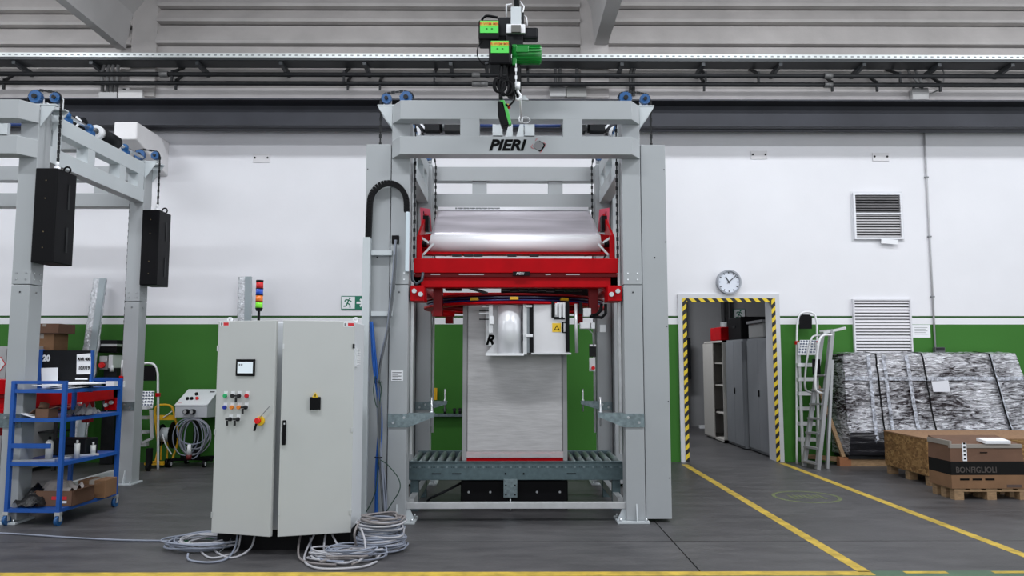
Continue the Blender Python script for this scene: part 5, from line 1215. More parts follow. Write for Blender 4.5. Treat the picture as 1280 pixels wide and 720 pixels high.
# exit signs
def exit_sign(x0, y0, x1, y1, Y, lab):
    p = at(x0, y1, Y); q = at(x1, y0, Y); w_, h_ = q.x-p.x, q.z-p.z
    t = thing('exit_sign', lab, 'sign', (p.x, Y, p.z))
    SG = mat('sign_green', (0.0, 0.16, 0.09), 0.5)
    MB().box(0, w_, -0.012, 0, 0, h_).build('sign_plate', SG, t); m = MB(); s = h_
    MB().box(0.04*s, 1.0*s, -0.0135, -0.012, 0.06*s, 0.94*s).build('white_field', WHITE, t)
    c_ = lambda x, z: (x*s, -0.0145, z*s)
    m.cyl((0.62*s, -0.0155, 0.82*s), (0.62*s, -0.0135, 0.82*s), 0.07*s, 12)
    for a_, b_ in (((0.56, 0.74), (0.45, 0.45)), ((0.56, 0.70), (0.75, 0.58)), ((0.54, 0.70), (0.33, 0.72)), ((0.33, 0.72), (0.27, 0.58)), ((0.47, 0.47), (0.64, 0.36)), ((0.64, 0.36), (0.66, 0.14)), ((0.45, 0.47), (0.38, 0.26)), ((0.38, 0.26), (0.18, 0.24))):
        m.bar(c_(*a_), c_(*b_), 0.0015, 0.09*s, (0, 1, 0)) if False else m.bar(c_(*a_), c_(*b_), 0.085*s, 0.0015, (0, 1, 0))
    m.build('running_figure', SG, t)
    if w_ < 1.5*h_: return t
    m = MB(); xa = 1.12*s; 
    m.box(xa, xa+0.42*s, -0.0135, -0.012, 0.42*s, 0.58*s).prism([(xa+0.30*s, -0.0135, 0.18*s), (xa+0.72*s, -0.0135, 0.50*s), (xa+0.30*s, -0.0135, 0.82*s), (xa+0.22*s, -0.0135, 0.70*s), (xa+0.42*s, -0.0135, 0.50*s), (xa+0.22*s, -0.0135, 0.30*s)], (0, 0.0015, 0))
    m.build('arrow', WHITE, t); return t
exit_sign(426.5, 370, 462, 387, WY-0.005, 'green running man exit sign on the white wall left of the central machine')
# clock
c_ = at(911, 352.5, WY-0.05); ck = thing('wall_clock', 'round white clock in a grey rim above the doorway', 'clock', (c_.x, WY-0.05, c_.z))
r_ = X(927.5, WY)-c_.x
MB().ring((0, -0.03, 0), (0, 0.05, 0), r_, r_-0.022, 40).build('rim', mat('clock_rim', (0.36, 0.38, 0.42), 0.35, 0.3), ck)
MB().cyl((0, 0.0, 0), (0, 0.05, 0), r_-0.02, 40).build('dial', mat('clock_dial', (0.72, 0.76, 0.84), 0.5), ck)
m = MB()
for k in range(12):
    a_ = 2*PI*k/12; d = Vector((math.sin(a_), 0, math.cos(a_))); m.bar(d*(r_*0.70)+Vector((0, -0.002, 0)), d*(r_*0.83)+Vector((0, -0.002, 0)), 0.012, 0.003, (0, 1, 0))
m.build('hour_marks', INK, ck)
for nm, ang, L_, w_ in (('hour_hand', -31, 0.50, 0.012), ('minute_hand', 48, 0.80, 0.009), ('second_hand', 228, 0.2, 0.005)):
    d = Vector((math.sin(R(ang)), 0, math.cos(R(ang)))); MB().bar(-d*0.02+Vector((0, -0.008, 0)), d*(r_*L_)+Vector((0, -0.008, 0)), w_, 0.003, (0, 1, 0)).build(nm, INK, ck)
# small screwed plates
for px, py, lab in ((327, 197.5, 'small white screwed plate high on the wall above the control cabinet'), (948.5, 193.5, 'small white screwed plate high on the wall right of the central machine'), (1100.5, 196, 'small white screwed plate high on the wall above the louvred window')):
    c_ = at(px, py, WY); t = thing('wall_plate', lab, 'plate', (c_.x, WY, c_.z))
    MB().box(-0.125, 0.125, -0.014, 0, -0.07, 0.06).build('plate', mat('plate_white', (0.70, 0.69, 0.71), 0.6), t, bevel=0.004)
    for s_ in (-1, 1): MB().cyl((s_*0.095, -0.022, 0.0), (s_*0.095, -0.013, 0.0), 0.015, 10).build('screw', DARK, t)
# louvred window
def louver(nm, lab, cat, a0, b0, a1, b1, nsl, mf, cols, frame=0.03, dark=None):
    p = at(a0, b1, WY); q = at(a1, b0, WY); w_, h_ = q.x-p.x, q.z-p.z
    t = thing(nm, lab, cat, (p.x, WY, p.z))
    for (x0, x1, z0, z1) in ((0, frame, 0, h_), (w_-frame, w_, 0, h_), (frame, w_-frame, 0, frame), (frame, w_-frame, h_-frame, h_)):
        MB().box(x0, x1, -0.05, 0.0, z0, z1).build('frame_bar', mf, t)
    MB().box(frame, w_-frame, -0.006, -0.001, frame, h_-frame).build('back_panel', dark or DARK, t)
    hh = h_-2*frame
    for k in range(nsl):
        z = frame+hh*(k+0.15)/nsl; m_ = cols(k/nsl); dz = hh/nsl*0.72
        MB().prism([(frame, -0.040, z), (frame, -0.034, z), (frame, -0.010, z+dz), (frame, -0.016, z+dz)], (w_-2*frame, 0, 0)).build('slat', m_, t)
    return t, w_, h_
SLD = mat('dark_slat', (0.16, 0.155, 0.16), 0.6, amt=0.2, scale=8); SLL = mat('light_slat', (0.50, 0.49, 0.50), 0.6, amt=0.06, scale=8); SLW = mat('pale_slat', (0.72, 0.71, 0.74), 0.5)
lw, w_, h_ = louver('louvred_window', 'square wall vent with dark upper and pale lower slats', 'vent', 1067, 242, 1125, 299.5, 16, mat('frame_white', (0.78, 0.79, 0.83), 0.5), lambda f: SLD if f > 0.54 else SLL, 0.028)
MB().box(0.02, w_-0.02, -0.052, -0.03, h_*0.54, h_*0.54+0.02).build('mid_rail', mat('frame_white', None), lw)
MB().box(-0.03, w_+0.03, -0.004, 0.0, -0.03, h_+0.03).build('wall_patch', mat('patch_grey_white', (0.66, 0.67, 0.70), 0.7), lw)
pn_ = at(1112, 302, WY-0.06); o = MB().rbox((0, 0, 0), (0.25, 0.012, 0.07), Matrix.Rotation(R(4), 3, 'Y')).build('torn_flap', PAPER, lw); o.location = (pn_.x-lw.location.x, -0.06, pn_.z-lw.location.z)
lv, w_, h_ = louver('wall_grille', 'tall white slatted wall grille behind the wrapped crate', 'vent', 1067.5, 374, 1136.5, 452, 19, mat('grille_frame', (0.70, 0.70, 0.74), 0.5), lambda f: SLW, 0.022, mat('grille_dark', (0.10, 0.10, 0.10), 0.8))
np_ = thing('wall_notice', 'printed white notice sheet on the green wall band right of the grille', 'notice', (at(1140, 422, WY).x, WY, at(1140, 422, WY).z))
w_, h_ = X(1163, WY)-X(1140, WY), Z(406, WY)-Z(422, WY)
MB().box(0, w_, -0.006, 0, 0, h_).build('sheet', PAPER, np_); m = MB()
for k in range(5): m.box(0.04, w_-0.04-0.03*(k % 2), -0.0075, -0.006, h_*(0.25+0.13*k), h_*(0.25+0.13*k)+0.006)
m.build('print_lines', INKG, np_)
# conduit pipe on the right
xx = X(1161, WY, 300)
cp = thing('conduit_pipe', 'thin grey conduit pipe running down the white wall on the right', 'pipe', (6.31, WY-0.02, 0))
MB().cyl((0, 0, Z(434, WY)), (0, 0, Z(158, WY)), 0.014, 8).build('pipe', mat('conduit_grey', (0.48, 0.48, 0.50), 0.5), cp)
for z in (2.4, 3.3, 4.2): MB().box(-0.025, 0.025, -0.016, 0.02, z, z+0.02).build('clip', INKG, cp)
jb = thing('socket_box', 'small grey socket box on the green wall above the wrapped crate', 'socket', (0, WY, 0))
p = at(1166, 441, WY); q = at(1178, 434, WY); MB().box(p.x, q.x, -0.07, 0, p.z, q.z).build('box', mat('socket_grey', (0.10, 0.11, 0.11), 0.5), jb, bevel=0.006); MB().box(p.x+0.01, q.x-0.01, -0.075, -0.07, p.z+0.03, q.z-0.005).build('lid', DARK, jb)
# junction boxes above the crane beam
JG = mat('junction_grey', (0.46, 0.46, 0.46), 0.6); 
for a0, b0, a1, b1, m_, lab in ((124, 116, 146, 130.5, JG, 'grey junction box above the crane beam near the left roof beam'), (148.5, 113, 178, 130, mat('junction_pale', (0.62, 0.61, 0.61), 0.6), 'pale square cover right beside the left junction box above the crane beam'),
                               (687.5, 106.5, 706.5, 120, JG, 'small grey junction box right of the chain hoist above the crane beam'), (709, 106, 732.5, 120.5, mat('junction_taupe', (0.34, 0.34, 0.33), 0.6), 'taupe junction box second to the right of the chain hoist'),
                               (1141, 111, 1159.5, 124, JG, 'grey junction box above the crane beam on the far right')):
    p = at(a0, b1, WY-0.15); q = at(a1, b0, WY-0.15)
    t = thing('junction_box', lab, 'electrical box', (p.x, WY-0.05, p.z)); MB().box(0, q.x-p.x, -0.1, 0, 0, q.z-p.z).build('housing', m_, t, bevel=0.01)
    MB().box(-0.008, q.x-p.x+0.008, -0.115, -0.1, -0.008, q.z-p.z+0.008).build('lid', m_, t, bevel=0.004)
    MB().cyl((0.05, -0.05, q.z-p.z), (0.05, -0.05, q.z-p.z+0.04), 0.02, 10).build('gland', DARK, t)
# cable tray with perforated bright flange
YT = WY-0.5
ct = thing('cable_tray', 'long perforated galvanised cable tray on brackets across the upper wall', 'cable tray', (0, YT, 0))
zt0, zt1 = Z(76, YT), Z(68.5, YT); zt2 = Z(71.5, YT)
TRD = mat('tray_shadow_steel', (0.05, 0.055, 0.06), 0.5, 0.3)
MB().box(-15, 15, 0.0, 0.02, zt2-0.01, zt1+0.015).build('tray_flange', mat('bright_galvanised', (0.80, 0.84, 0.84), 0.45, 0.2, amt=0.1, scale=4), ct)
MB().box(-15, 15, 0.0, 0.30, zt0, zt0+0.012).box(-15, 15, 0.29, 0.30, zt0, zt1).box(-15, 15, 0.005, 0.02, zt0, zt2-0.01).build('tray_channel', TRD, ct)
m = MB()
for k in range(-110, 111): m.box(k*0.09-0.02, k*0.09+0.02, -0.002, 0.001, (zt2+zt1)/2-0.008, (zt2+zt1)/2+0.012)
m.build('tray_perforations', mat('perforation_grey', (0.30, 0.33, 0.34), 0.6), ct, kind='stuff')
m = MB()
for k in range(6): m.tube([(-15, 0.06+0.035*k, zt0+0.03), (15, 0.06+0.035*k, zt0+0.032)], 0.014, 6)
m.build('cables', DARK, ct, kind='stuff')
# upper brackets: arm from the tray down to the wall
for px in (15, 112, 245, 350, 455, 563, 608, 778, 880, 977, 1082, 1176, 1268):
    x = X(px, YT, 80)
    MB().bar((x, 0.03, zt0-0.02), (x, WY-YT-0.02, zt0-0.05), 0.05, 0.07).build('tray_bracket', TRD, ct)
# two dark pipes
for pi, (py, Yp_, lab, cpx) in enumerate(((94, WY-0.42, 'upper dark pipe running along the wall under the cable tray', (215, 430, 543, 660, 882, 948, 1125)), (105, WY-0.30, 'lower dark pipe running along the wall just above the crane beam', (5, 220, 435, 475, 650, 880, 1040, 1096, 1175)))):
    z = Z(py, Yp_); t = thing('wall_pipe', lab, 'pipe', (0, Yp_, z))
    MB().cyl((-15, 0, 0), (15, 0, 0), 0.034, 12).build('pipe', DARK, t)
    for px in cpx:
        x = X(px, Yp_, py); MB().bar((x, 0.0, 0.03), (x, WY-Yp_-0.02, 0.26), 0.035, 0.035).bar((x, 0.0, -0.10), (x, 0.0, 0.06), 0.03, 0.03).build('pipe_bracket', DARK, t)
    for px in (595, 1035, 205+400*pi): x = X(px, Yp_, py); MB().cyl((x-0.06, 0, 0), (x+0.06, 0, 0), 0.045, 12).build('pipe_coupling', mat('coupling_steel', (0.16, 0.16, 0.16), 0.5, 0.4), t)
cw_ = thing('conduit_drop', 'grey cable drops running down beside the left junction boxes', 'cables', (0, WY-0.1, 0))
for i, px in enumerate((129, 135, 140, 146)):
    P_ = [at(px+2, 80, WY-0.3), at(px-2+i, 92, WY-0.2), at(px-1+i*0.5, 104, WY-0.15), at(px-1, 116, WY-0.1)]
    MB().tube(smooth([p-Vector((0, WY-0.1, 0)) for p in P_]), 0.026, 8).build('cable_drop', mat('drop_grey', (0.20, 0.20, 0.20), 0.6), cw_)
cw_ = thing('conduit_drop', 'dark cable drops between the hoist and the right roof beam', 'cables', (0, WY-0.1, 0))
for i, px in enumerate((694, 700, 721, 788, 792)):
    P_ = [at(px+(3 if px > 780 else 0), 78, WY-0.25), at(px, 92, WY-0.18), at(px, 106, WY-0.12), at(px, 120 if px > 780 else 108, WY-0.1)]
    MB().tube(smooth([p-Vector((0, WY-0.1, 0)) for p in P_]), 0.024, 8).build('cable_drop', mat('drop_dark', (0.10, 0.10, 0.10), 0.6), cw_)
cw_ = thing('conduit_drop', 'curved grey cable drops above the far right junction box', 'cables', (0, WY-0.1, 0))
for P in (((1133, 80), (1137, 92), (1148, 104), (1151, 112)), ((1140, 80), (1146, 92), (1152, 104), (1153, 112)), ((1172, 78), (1180, 92), (1176, 110), (1160, 118))):
    MB().tube(smooth([at(x, y, WY-0.15)-Vector((0, WY-0.1, 0)) for x, y in P]), 0.018 if P[0][0] < 1170 else 0.01, 8).build('cable_drop', mat('drop_grey', None), cw_)

# ================================================================= ROOM BEYOND THE DOOR
exit_sign(917, 386, 930.5, 400, 16.98, 'small green exit sign on the grey wall beyond the doorway')
hp = thing('drain_pipe', 'dark vertical pipe on the grey wall beyond the doorway', 'pipe', (X(909.5, 16.8), 16.85, 0))
MB().cyl((-0.05, 0, 0), (-0.05, 0, 4.1), 0.05, 12).cyl((0.09, 0.02, 0), (0.09, 0.02, 4.1), 0.04, 12).build('pipe', mat('pipe_dark_grey', (0.03, 0.03, 0.033), 0.6), hp)
MB().cyl((-0.05, 0, 2.12), (-0.05, 0, 2.30), 0.075, 12).build('pipe_sleeve', WHITE, hp)
hp = thing('dark_cable_riser', 'dark riser pipe at the left inside the doorway', 'pipe', (X(867, 16.0), 16.8, 0))
MB().cyl((0, 0, 0), (0, 0, 4.1), 0.06, 10).cbox((0.02, -0.05, 1.5), (0.18, 0.12, 0.9)).build('riser', BLACKM, hp)
fx = thing('fire_extinguisher', 'small yellow and red extinguisher beyond the doorway', 'extinguisher', (X(890, 15.5), 15.5, 0))
MB().cyl((0, 0, Z(529, 15.5)), (0, 0, Z(509, 15.5)), 0.07, 14).build('cylinder', YELL, fx); MB().cyl((0, 0, Z(527, 15.5)), (0, 0, Z(520, 15.5)), 0.073, 14).build('red_band', RED, fx); MB().box(-0.06, 0.06, -0.06, 0.06, 0, Z(529, 15.5)).build('stand', BLACKM, fx)
LKG = mat('locker_grey', (0.22, 0.23, 0.25), 0.5, amt=0.05, scale=3); LKW = mat('locker_pale', (0.52, 0.50, 0.47), 0.5)
xr_ = X(966, 12.0)+0.5
def locker(xf, y0, y1, lab, pale=False, openp=False):
    t = thing('metal_locker', lab, 'locker', (xf, y0, 0)); D_ = xr_-xf-0.01; L_ = y1-y0; H = 1.82
    mm_ = LKG if not pale else LKW
    if openp:
        MB().box(0, D_, 0, 0.02, 0.02, H).box(0, D_, L_-0.02, L_, 0.02, H).box(0, D_, 0, L_, H-0.03, H).box(0, D_, 0, L_, 0.02, 0.06).box(D_-0.02, D_, 0, L_, 0.02, H).build('carcass', mm_, t)
        MB().box(-0.02, 0, L_*0.45, L_, 0.05, H-0.04).build('door', mm_, t)
        for z in (0.5, 1.0, 1.4): MB().box(0.02, D_-0.03, 0.03, L_-0.03, z, z+0.02).build('shelf', LKW, t)
    else:
        MB().box(0, D_, 0, L_, 0.02, H).build('carcass', mm_, t)
        MB().box(-0.02, 0, 0.01, L_*0.5-0.004, 0.06, H-0.03).build('door', mm_, t); MB().box(-0.02, 0, L_*0.5+0.004, L_-0.01, 0.06, H-0.03).build('door', mm_, t)
        MB().box(-0.035, -0.02, L_*0.5-0.05, L_*0.5-0.02, 0.9, 1.0).build('handle', BLACK, t)
    return t
locker(4.00, 11.55, 12.62, 'nearest grey locker inside the doorway')
locker(3.93, 12.66, 13.6, 'middle grey locker inside the doorway')
locker(3.86, 13.62, 14.9, 'farthest pale locker with its door open inside the doorway', True, True)
t = thing('storage_bin', 'red bin on top of the pale locker beyond the doorway', 'bin', (3.98, 13.95, 1.825)); MB().prism([(-0.12, -0.25, 0), (0.14, -0.25, 0), (0.14, -0.25, 0.24), (-0.12, -0.25, 0.24)], (0, 0.7, 0)).build('bin_body', RED, t, bevel=0.01)
t = thing('storage_crate', 'translucent grey crate on top of the lockers beyond the doorway', 'crate', (4.15, 12.25, 1.825)); m = MB().box(-0.14, 0.20, -0.4, 0.35, 0, 0.24).build('crate_body', mat('crate_grey', (0.30, 0.30, 0.30), 0.4), t, bevel=0.02)
MB().box(-0.17, 0.22, -0.43, 0.37, 0.24, 0.28).build('crate_rim', mat('crate_rim_grey', (0.20, 0.20, 0.21), 0.4), t)
t = thing('black_case', 'black case behind the crate on top of the lockers', 'case', (4.10, 13.15, 1.825)); MB().box(-0.15, 0.3, -0.35, 0.4, 0, 0.38).build('case_body', BLACK, t, bevel=0.02); MB().box(-0.16, -0.14, -0.05, 0.1, 0.2, 0.24).build('case_handle', DARK, t)
o = MB().box(X(872, 16.6), X(893, 16.6), 16.5, 16.62, 0, 0.06).build('floor_light_slit', PAPER); tag(o, 'slit of light on the far floor beyond the doorway, painted as a white strip', 'strip')  # white strip stands in for light reflecting on the floor

# ================================================================= RIGHT SIDE: LADDERS
rt, q = step_ladder('silver step ladder with perforated platform and black tray right of the doorway', 10.95, 996, 1020, 391, 428, 583, (997, 425, 1021, 442), (1000, 393, 1015, 411), [], True)
for py in (456, 474, 492, 511, 530, 550): MB().box(q(999, 500)[0], q(1018, 500)[0], -0.01, 0.08, q(0, py+2.5)[2], q(0, py-2)[2]).build('rung', ALUL if py < 500 else ALU, rt)
for (xx, x2) in ((998, 1004), (1020, 1024)): MB().bar(q(xx, 428, 0.02), (q(x2, 580, 0.0)[0], 0.0, 0.01), 0.035, 0.03, (0, 1, 0)).build('stile', ALU, rt)
al = thing('platform_ladder', 'aluminium ladder with curved handrails leaning at the wrapped crate', 'ladder', (0, 10.6, 0))
def q(px, py, y=0): v = at(px, py, 10.6+y); return Vector((v.x, y, v.z))
def gnd(px, py): v = fl(px, py); return Vector((v.x, v.y-10.6, 0.0))
f0, f1 = gnd(1005, 583), gnd(1022, 587); f2 = gnd(1034, 586)
ALG = mat('grey_ladder_profile', (0.34, 0.35, 0.36), 0.45, 0.4)
MB().bar(f1+Vector((0, 0, 0.0)), q(1040, 412, 0.0), 0.05, 0.085, (0, 1, 0)).build('front_stile', ALG, al)
MB().bar(f0, q(1028, 416, 0.25), 0.05, 0.06, (0, 1, 0)).build('front_stile', ALG, al)
MB().bar(f2, q(1040, 450, 0.2), 0.035, 0.05, (0, 1, 0)).build('rear_leg', ALG, al)
T0_, T1_ = q(1028, 416, 0.25), q(1040, 412, 0.0)
for k in range(7):
    s_ = 0.04+k*0.105; a_ = f0.lerp(T0_, s_); b_ = f1.lerp(T1_, s_); MB().bar(a_+Vector((0, 0.01, 0.0)), b_, 0.10, 0.025).build('step', ALG, al)
MB().bar(q(1030, 416, 0.05), q(1057, 410, -0.12), 0.05, 0.035).bar(q(1026, 414, 0.25), q(1040, 413, 0), 0.04, 0.03).build('top_platform', ALUL, al)
MB().box(q(1021, 500)[0], q(1030, 500)[0], 0.08, 0.12, q(0, 468)[2], q(0, 449)[2]).build('black_tray', BLACK, al)
MB().tube(smooth([q(1041, 419, -0.03), q(1030, 419, -0.06), q(1024, 426, -0.08), q(1021, 450, -0.08), q(1019, 482, -0.08), q(1023, 490, -0.06), q(1033, 492, -0.02)], 6), 0.017, 8).build('handrail', ALUL, al)
MB().tube(smooth([q(1026, 419, 0.25), q(1016, 421, 0.22), q(1012, 432, 0.20), q(1008, 455, 0.18), q(1006, 478, 0.18), q(1008, 488, 0.2), q(1016, 491, 0.22)], 6), 0.015, 8).build('handrail', ALU, al)

# ================================================================= WRAPPED CRATE ON THE RIGHT
CRK = bpy.data.materials.new('crinkled_stretch_film'); CRK.use_nodes = True; nt, b = nodes_of(CRK); L = nt.links
tc = nt.nodes.new('ShaderNodeTexCoord'); mp = nt.nodes.new('ShaderNodeMapping'); mp.inputs['Scale'].default_value = (0.9, 1, 4.0); L.new(tc.outputs['Object'], mp.inputs[0])
n1 = nt.nodes.new('ShaderNodeTexNoise'); n1.inputs['Scale'].default_value = 7; n1.inputs['Detail'].default_value = 8; n1.inputs['Roughness'].default_value = 0.7; n1.inputs['Distortion'].default_value = 1.2; L.new(mp.outputs[0], n1.inputs['Vector'])
r = nt.nodes.new('ShaderNodeValToRGB'); e = r.color_ramp.elements; e[0].position = 0.38; e[0].color = (0.02, 0.012, 0.016, 1); e[1].position = 0.60; e[1].color = (0.74, 0.75, 0.80, 1)  # dark-to-white ramp paints the film's glints and reflections into its colour
n3 = nt.nodes.new('ShaderNodeTexNoise'); n3.inputs['Scale'].default_value = 1.7; n3.inputs['Detail'].default_value = 3; L.new(tc.outputs['Object'], n3.inputs['Vector'])
mm3 = nt.nodes.new('ShaderNodeMath'); mm3.operation = 'MULTIPLY_ADD'; mm3.inputs[1].default_value = 0.55; mm3.inputs[2].default_value = -0.275; L.new(n3.outputs['Fac'], mm3.inputs[0])
ad3 = nt.nodes.new('ShaderNodeMath'); ad3.operation = 'ADD'; L.new(mm3.outputs[0], ad3.inputs[0]); L.new(n1.outputs['Fac'], ad3.inputs[1])
L.new(ad3.outputs[0], r.inputs[0]); L.new(r.outputs[0], b.inputs['Base Color']); b.inputs['Roughness'].default_value = 0.18; b.inputs['Metallic'].default_value = 0.35
n2 = nt.nodes.new('ShaderNodeTexNoise'); n2.inputs['Scale'].default_value = 9; n2.inputs['Detail'].default_value = 6; n2.inputs['Distortion'].default_value = 1.0; L.new(mp.outputs[0], n2.inputs['Vector'])
bp = nt.nodes.new('ShaderNodeBump'); bp.inputs['Strength'].default_value = 0.9; bp.inputs['Distance'].default_value = 0.04; L.new(n2.outputs['Fac'], bp.inputs['Height']); L.new(bp.outputs[0], b.inputs['Normal'])
lc = fl(1062, 583); Yf = lc.y; zt_ = Z(442, 10.95)
xl_b, xl_t = lc.x-0.0, X(1043, 10.9); 
wc = thing('wrapped_crate', 'long crate wrapped in crinkled silvery film standing at the green wall', 'wrapped load', (lc.x, Yf, 0))
XR = 3.05     # length to the right (crate ends just inside the frame, sloping)
xrt = X(1264, 10.9)-lc.x; xrb = xrt+0.25
xlt = X(1050, 10.9)-lc.x; yt_ = 10.80-Yf
def front(u, v):      # v 0 bottom .. 1 top
    if v < 0.25: s = 0.0
    else: s = (v-0.25)/0.75
    z = 0.16+(zt_-0.16)*v
    x0 = 0.0+(xlt)*s; x1 = xrb+(xrt-xrb)*s
    y = 0.0+yt_*s*0.9-0.04*math.sin(PI*min(1, v/0.3))*(1 if v < 0.3 else 0)
    k = noise.noise(Vector((u*7, v*16, 0.5)))*0.020+noise.noise(Vector((u*24, v*50, 3.5)))*0.010
    return (x0+(x1-x0)*u, y+k, z+0.25*k)
MB().grid(front, 150, 60).build('front_film', CRK, wc)
def side(u, v):
    p = Vector(front(0, v)); q_ = Vector((p.x-0.05*(1-v)-0.03, 11.12-Yf, p.z)); k = noise.noise(Vector((u*5, v*12, 8)))*0.02
    w__ = p.lerp(q_, u); return (w__.x-k-0.02*math.sin(PI*u), w__.y, w__.z)
MB().grid(side, 12, 40).build('side_film', CRK, wc)
def topf(u, v):
    p = Vector(front(u, 1)); q_ = Vector((p.x, 11.12-Yf, p.z+0.02)); w__ = p.lerp(q_, v); return (w__.x, w__.y, w__.z+noise.noise(Vector((u*30, v*4, 2)))*0.015)
MB().grid(topf, 80, 6).build('top_film', CRK, wc)
MB().add([front(1, 0), (xrb, 11.12-Yf, 0.16), (xrt, 11.12-Yf, zt_), front(1, 1)], [(0, 1, 2, 3)]).build('end_film', CRK, wc)
MB().box(0.04, xrb-0.02, 0.03, 0.4, 0.165, 0.60).build('inner_load', BLACK, wc)
# lower dark packed part showing through thinner film
def low(u, v):
    p = Vector(front(u, v*0.22)); k = noise.noise(Vector((u*9, v*14, 5)))*0.02
    return (p.x, p.y-0.02+k, p.z)
MB().grid(low, 90, 16).build('lower_film', mat('dark_glossy_film', (0.018, 0.018, 0.022), 0.18, bump=0.6, bscale=10, stretch=(0.7, 1, 5)), wc)
for s_ in range(3): MB().box(0.0, xrb, 0.02+s_*0.27, 0.10+s_*0.27, 0.0, 0.10).build('skid', WOOD, wc)
MB().box(-0.01, xrb, 0.0, 0.66, 0.10, 0.16).build('deck', DARK, wc)
MB().cbox((-0.05, 0.06, 0.06), (0.16, 0.10, 0.12)).build('skid_end', mat('orange_wood', (0.30, 0.12, 0.05), 0.7), wc)
MB().bar((-0.06, 0.05, 0.12), (-0.24, 0.40, 1.10), 0.05, 0.05, (0, 1, 0)).bar((-0.05, 0.10, 0.08), (-0.42, 0.50, 0.08), 0.06, 0.06).build('timber_strut', WOOD, wc)
for px0, px1 in ((1089, 1102), (1146, 1160), (1229, 1246)):
    u0 = (X(px0, 10.9)-lc.x-xlt)/(xrt-xlt); pts = []
    for k in range(25):
        v = k/24; u_ = u0
        p = Vector(front(u_+0.0*(1-v), v)); p.y -= 0.028; pts.append(p)
    pts.append(Vector((pts[-1].x, pts[-1].y+0.35, pts[-1].z+0.03)))
    m = MB()
    for a_, b_ in zip(pts, pts[1:]): m.bar(a_, b_, 0.022, 0.005, (0, -1, 0.3))
    m.build('black_strap', BLACK, wc)
for u_, c_w in ((0.14, 0.05), (0.36, 0.05), (0.228, 0.045), (0.84, 0.045)):
    pts = []
    for k in range(20): p = Vector(front(u_, 0.12+0.86*k/19)); p.y -= 0.02; pts.append(p)
    m = MB()
    for a_, b_ in zip(pts, pts[1:]): m.bar(a_, b_, c_w, 0.004, (0, -1, 0.3))
    m.build('film_band', mat('pale_film_band', (0.42, 0.44, 0.50), 0.3, bump=0.6, amt=0.7, scale=26), wc)
pts = [Vector(front(k/40, 0.75))+Vector((0, -0.02, 0.0)) for k in range(41)]
m = MB()
for a_, b_ in zip(pts, pts[1:]): m.bar(a_, b_, 0.004, 0.05, (0, 0, 1))
m.build('film_band', mat('pale_film_band', None), wc)
p = Vector(front(0.52, 0.68)); MB().rbox(p+Vector((0, -0.035, 0)), (0.24, 0.006, 0.18), Matrix.Rotation(-0.25, 3, 'X')).build('document_pocket', mat('milky_pocket', (0.62, 0.63, 0.68), 0.4), wc)

# ================================================================= OSB CRATE, CARTON
ca_ = fl(1163, 607.5); cb2 = fl(1120, 597.5)
OSB = mat('osb_board', (0.34, 0.19, 0.075), 0.8); nt, b = nodes_of(OSB); tc = nt.nodes.new('ShaderNodeTexCoord')
vr = nt.nodes.new('ShaderNodeTexVoronoi'); vr.inputs['Scale'].default_value = 22; mp = nt.nodes.new('ShaderNodeMapping'); mp.inputs['Scale'].default_value = (1, 1.2, 2.0); mp.inputs['Rotation'].default_value = (0.6, 0.4, 0.5)
nt.links.new(tc.outputs['Object'], mp.inputs[0]); nt.links.new(mp.outputs[0], vr.inputs['Vector']); vr.inputs['Randomness'].default_value = 1
r = nt.nodes.new('ShaderNodeValToRGB'); e = r.color_ramp.elements; e[0].position = 0.0; e[0].color = (0.10, 0.045, 0.012, 1); e[1].position = 1; e[1].color = (0.40, 0.24, 0.09, 1); k_ = e.new(0.5); k_.color = (0.24, 0.125, 0.04, 1)
nt.links.new(vr.outputs['Color'], r.inputs[0]); nt.links.new(r.outputs[0], b.inputs['Base Color'])
zc0_ = Z(600, 9.14); zc1_ = Z(548, 9.14)
ob = thing('osb_crate', 'low chipboard crate on wooden feet between the wrapped crate and the carton', 'crate', (ca_.x, ca_.y, 0))
CL, CD = 1.9, 1.02
MB().box(0, CL, 0, 0.02, 0.115, zc1_-0.015).build('front_board', OSB, ob); MB().box(-0.02, 0, 0, CD, 0.115, zc1_-0.015).build('side_board', OSB, ob); MB().box(CL, CL+0.02, 0, CD, 0.115, zc1_-0.015).build('side_board', OSB, ob); MB().box(0, CL, CD-0.02, CD, 0.115, zc1_-0.015).build('back_board', OSB, ob)
MB().box(-0.025, CL+0.025, -0.005, CD+0.005, zc1_-0.015, zc1_).build('lid', mat('osb_lid', (0.30, 0.17, 0.09), 0.8, amt=0.2, scale=25), ob)
MB().box(0, CL, 0, CD, 0.10, 0.114).build('deck', WOOD, ob)
for i in range(4):
    for j in range(3): MB().box(i*(CL-0.1)/3-0.0, i*(CL-0.1)/3+0.1, j*(CD-0.1)/2, j*(CD-0.1)/2+0.1, 0, 0.10).build('block', WOOD, ob)
pA, pB = fl(1196, 625), fl(1277, 624); rzc = math.atan2(pB.y-pA.y, pB.x-pA.x)+R(-3)
PLW, PLD = 0.80, 0.42
pt = thing('wooden_pallet', 'small pale wooden pallet under the printed brown carton', 'pallet', (pA.x-0.02, pA.y, 0), rzc)
for j in range(3):
    for i in range(3): MB().box(i*(PLW-0.1)/2, i*(PLW-0.1)/2+0.1, j*(PLD-0.09)/2, j*(PLD-0.09)/2+0.09, 0.0, 0.085).build('block', WOOD, pt)
for i in range(5): MB().box(i*(PLW-0.12)/4, i*(PLW-0.12)/4+0.12, 0, PLD, 0.103, 0.12).build('deck_slat', WOOD, pt)
for j in range(3): MB().box(0, PLW, j*(PLD-0.09)/2, j*(PLD-0.09)/2+0.09, 0.085, 0.103).build('stringer', WOOD, pt)
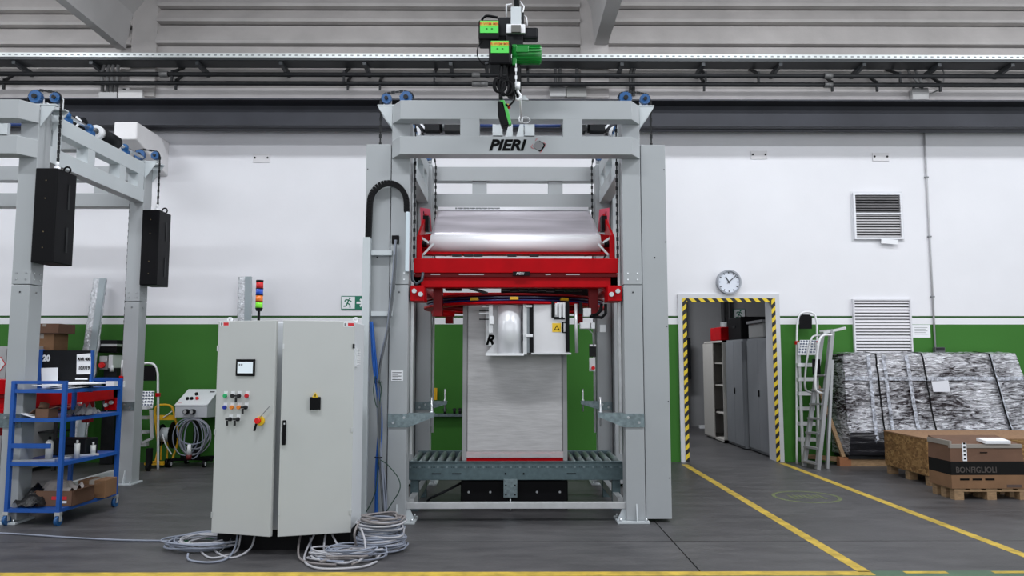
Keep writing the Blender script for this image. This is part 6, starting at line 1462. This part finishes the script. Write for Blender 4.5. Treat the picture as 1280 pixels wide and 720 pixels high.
ct_ = thing('printed_carton', 'brown carton with a black printed band on the small wooden pallet', 'box', (pA.x-0.02, pA.y, 0.121), rzc)
cx0_, cx1_ = -0.03, PLW-0.04; cy0, cy1 = -0.01, PLD
zt_ = Z(556, 8.24)-0.121; zb0 = Z(594, 8.24)-0.121; zb1 = Z(577, 8.24)-0.121
ctop = zt_+0.06
MB().box(cx0_, cx1_, cy0, cy1, 0, zb0).build('lower_part', CARDL, ct_); MB().box(cx0_, cx1_, cy0, cy1, zb0, zb1).build('black_band', mat('black_print_band', (0.005, 0.005, 0.005), 0.8, spec=0.2), ct_)
MB().hull8([(cx0_, cy0, zb1), (cx1_, cy0, zb1), (cx1_, cy1, zb1), (cx0_, cy1, zb1)], [(cx0_, cy0, zt_), (cx1_-0.02, cy0+0.01, zt_), (cx1_-0.02, cy1, ctop), (cx0_+0.01, cy1, ctop)]).build('upper_part', CARD, ct_)
MB().box(cx0_-0.002, cx1_-0.012, cy0-0.003, cy0+0.03, zt_-0.035, zt_+0.004).box(cx0_-0.003, cx0_+0.02, cy0, cy1, zt_-0.01, zt_+0.04).build('tape', TAPE, ct_)
bl = MB().box(cx0_+0.13, cx0_+0.175, cy0-0.006, cy0, zb1+0.005, zt_+0.02).build('address_label', PAPER, ct_)
m = MB()
for k in range(5): m.cbox((cx0_+0.152, cy0-0.007, zb1+0.03+k*0.04), (0.024, 0.002, 0.016))
m.build('label_marks', INK, bl)
MB().rbox((cx0_+0.51, cy0+0.06, zt_+0.035), (0.27, 0.16, 0.03), Matrix.Rotation(0.12, 3, 'X')).build('white_packet', PAPER, ct_)
DKP = mat('faded_print', (0.085, 0.055, 0.045), 0.7)
text('carton_lettering', 'BONFIGLIOLI', 0.085, Vector((cx0_+0.27, cy0-0.002, zb0+0.052)), FRONT, mat('carton_print_grey', (0.06, 0.05, 0.045), 0.7), ct_, bold=0.0012, xs=0.88)
for k in range(3): text('carton_print', 'FORWARD', 0.03, Vector((cx0_+0.15+k*0.13, cy0-0.002, zb0-0.045)), FRONT, INK, ct_, xs=0.75) if False else MB().box(cx0_+0.09+k*0.135, cx0_+0.19+k*0.135, cy0-0.002, cy0, zb0-0.055, zb0-0.035).build('print_bar', INK, ct_)
text('carton_print', 'UP', 0.06, Vector((cx1_-0.08, cy0-0.002, zb0-0.10)), FRONT, DKP, ct_) if False else MB().box(cx1_-0.2, cx1_-0.04, cy0-0.002, cy0, zb0-0.13, zb0-0.10).build('print_bar', DKP, ct_)
MB().box(cx0_+0.32, cx0_+0.40, cy0-0.002, cy0, (zb1+zt_)/2, (zb1+zt_)/2+0.01).build('print_mark', INK, ct_)

# low air rail on the green wall seen between the rear posts
ar = thing('air_rail', 'low galvanised air rail with small valves on the green wall behind the conveyor', 'pipe rail', (0, WY-0.1, 0))
p = at(530, 519, WY-0.1); q = at(600, 519, WY-0.1)
MB().box(p.x, q.x, 0, 0.08, p.z-0.02, p.z+0.02).build('rail', GALV, ar)
for px in (556, 568, 575):
    v = at(px, 516, WY-0.1); MB().cyl((v.x, 0.0, p.z+0.02), (v.x, 0.0, p.z+0.10), 0.02, 8).box(v.x-0.035, v.x+0.035, -0.01, 0.01, p.z+0.07, p.z+0.085).build('valve', DARK, ar)
v = at(543, 500, WY-0.1); MB().box(v.x-0.02, v.x+0.035, 0, 0.06, v.z, v.z+0.17).build('yellow_lever', YEL, ar)
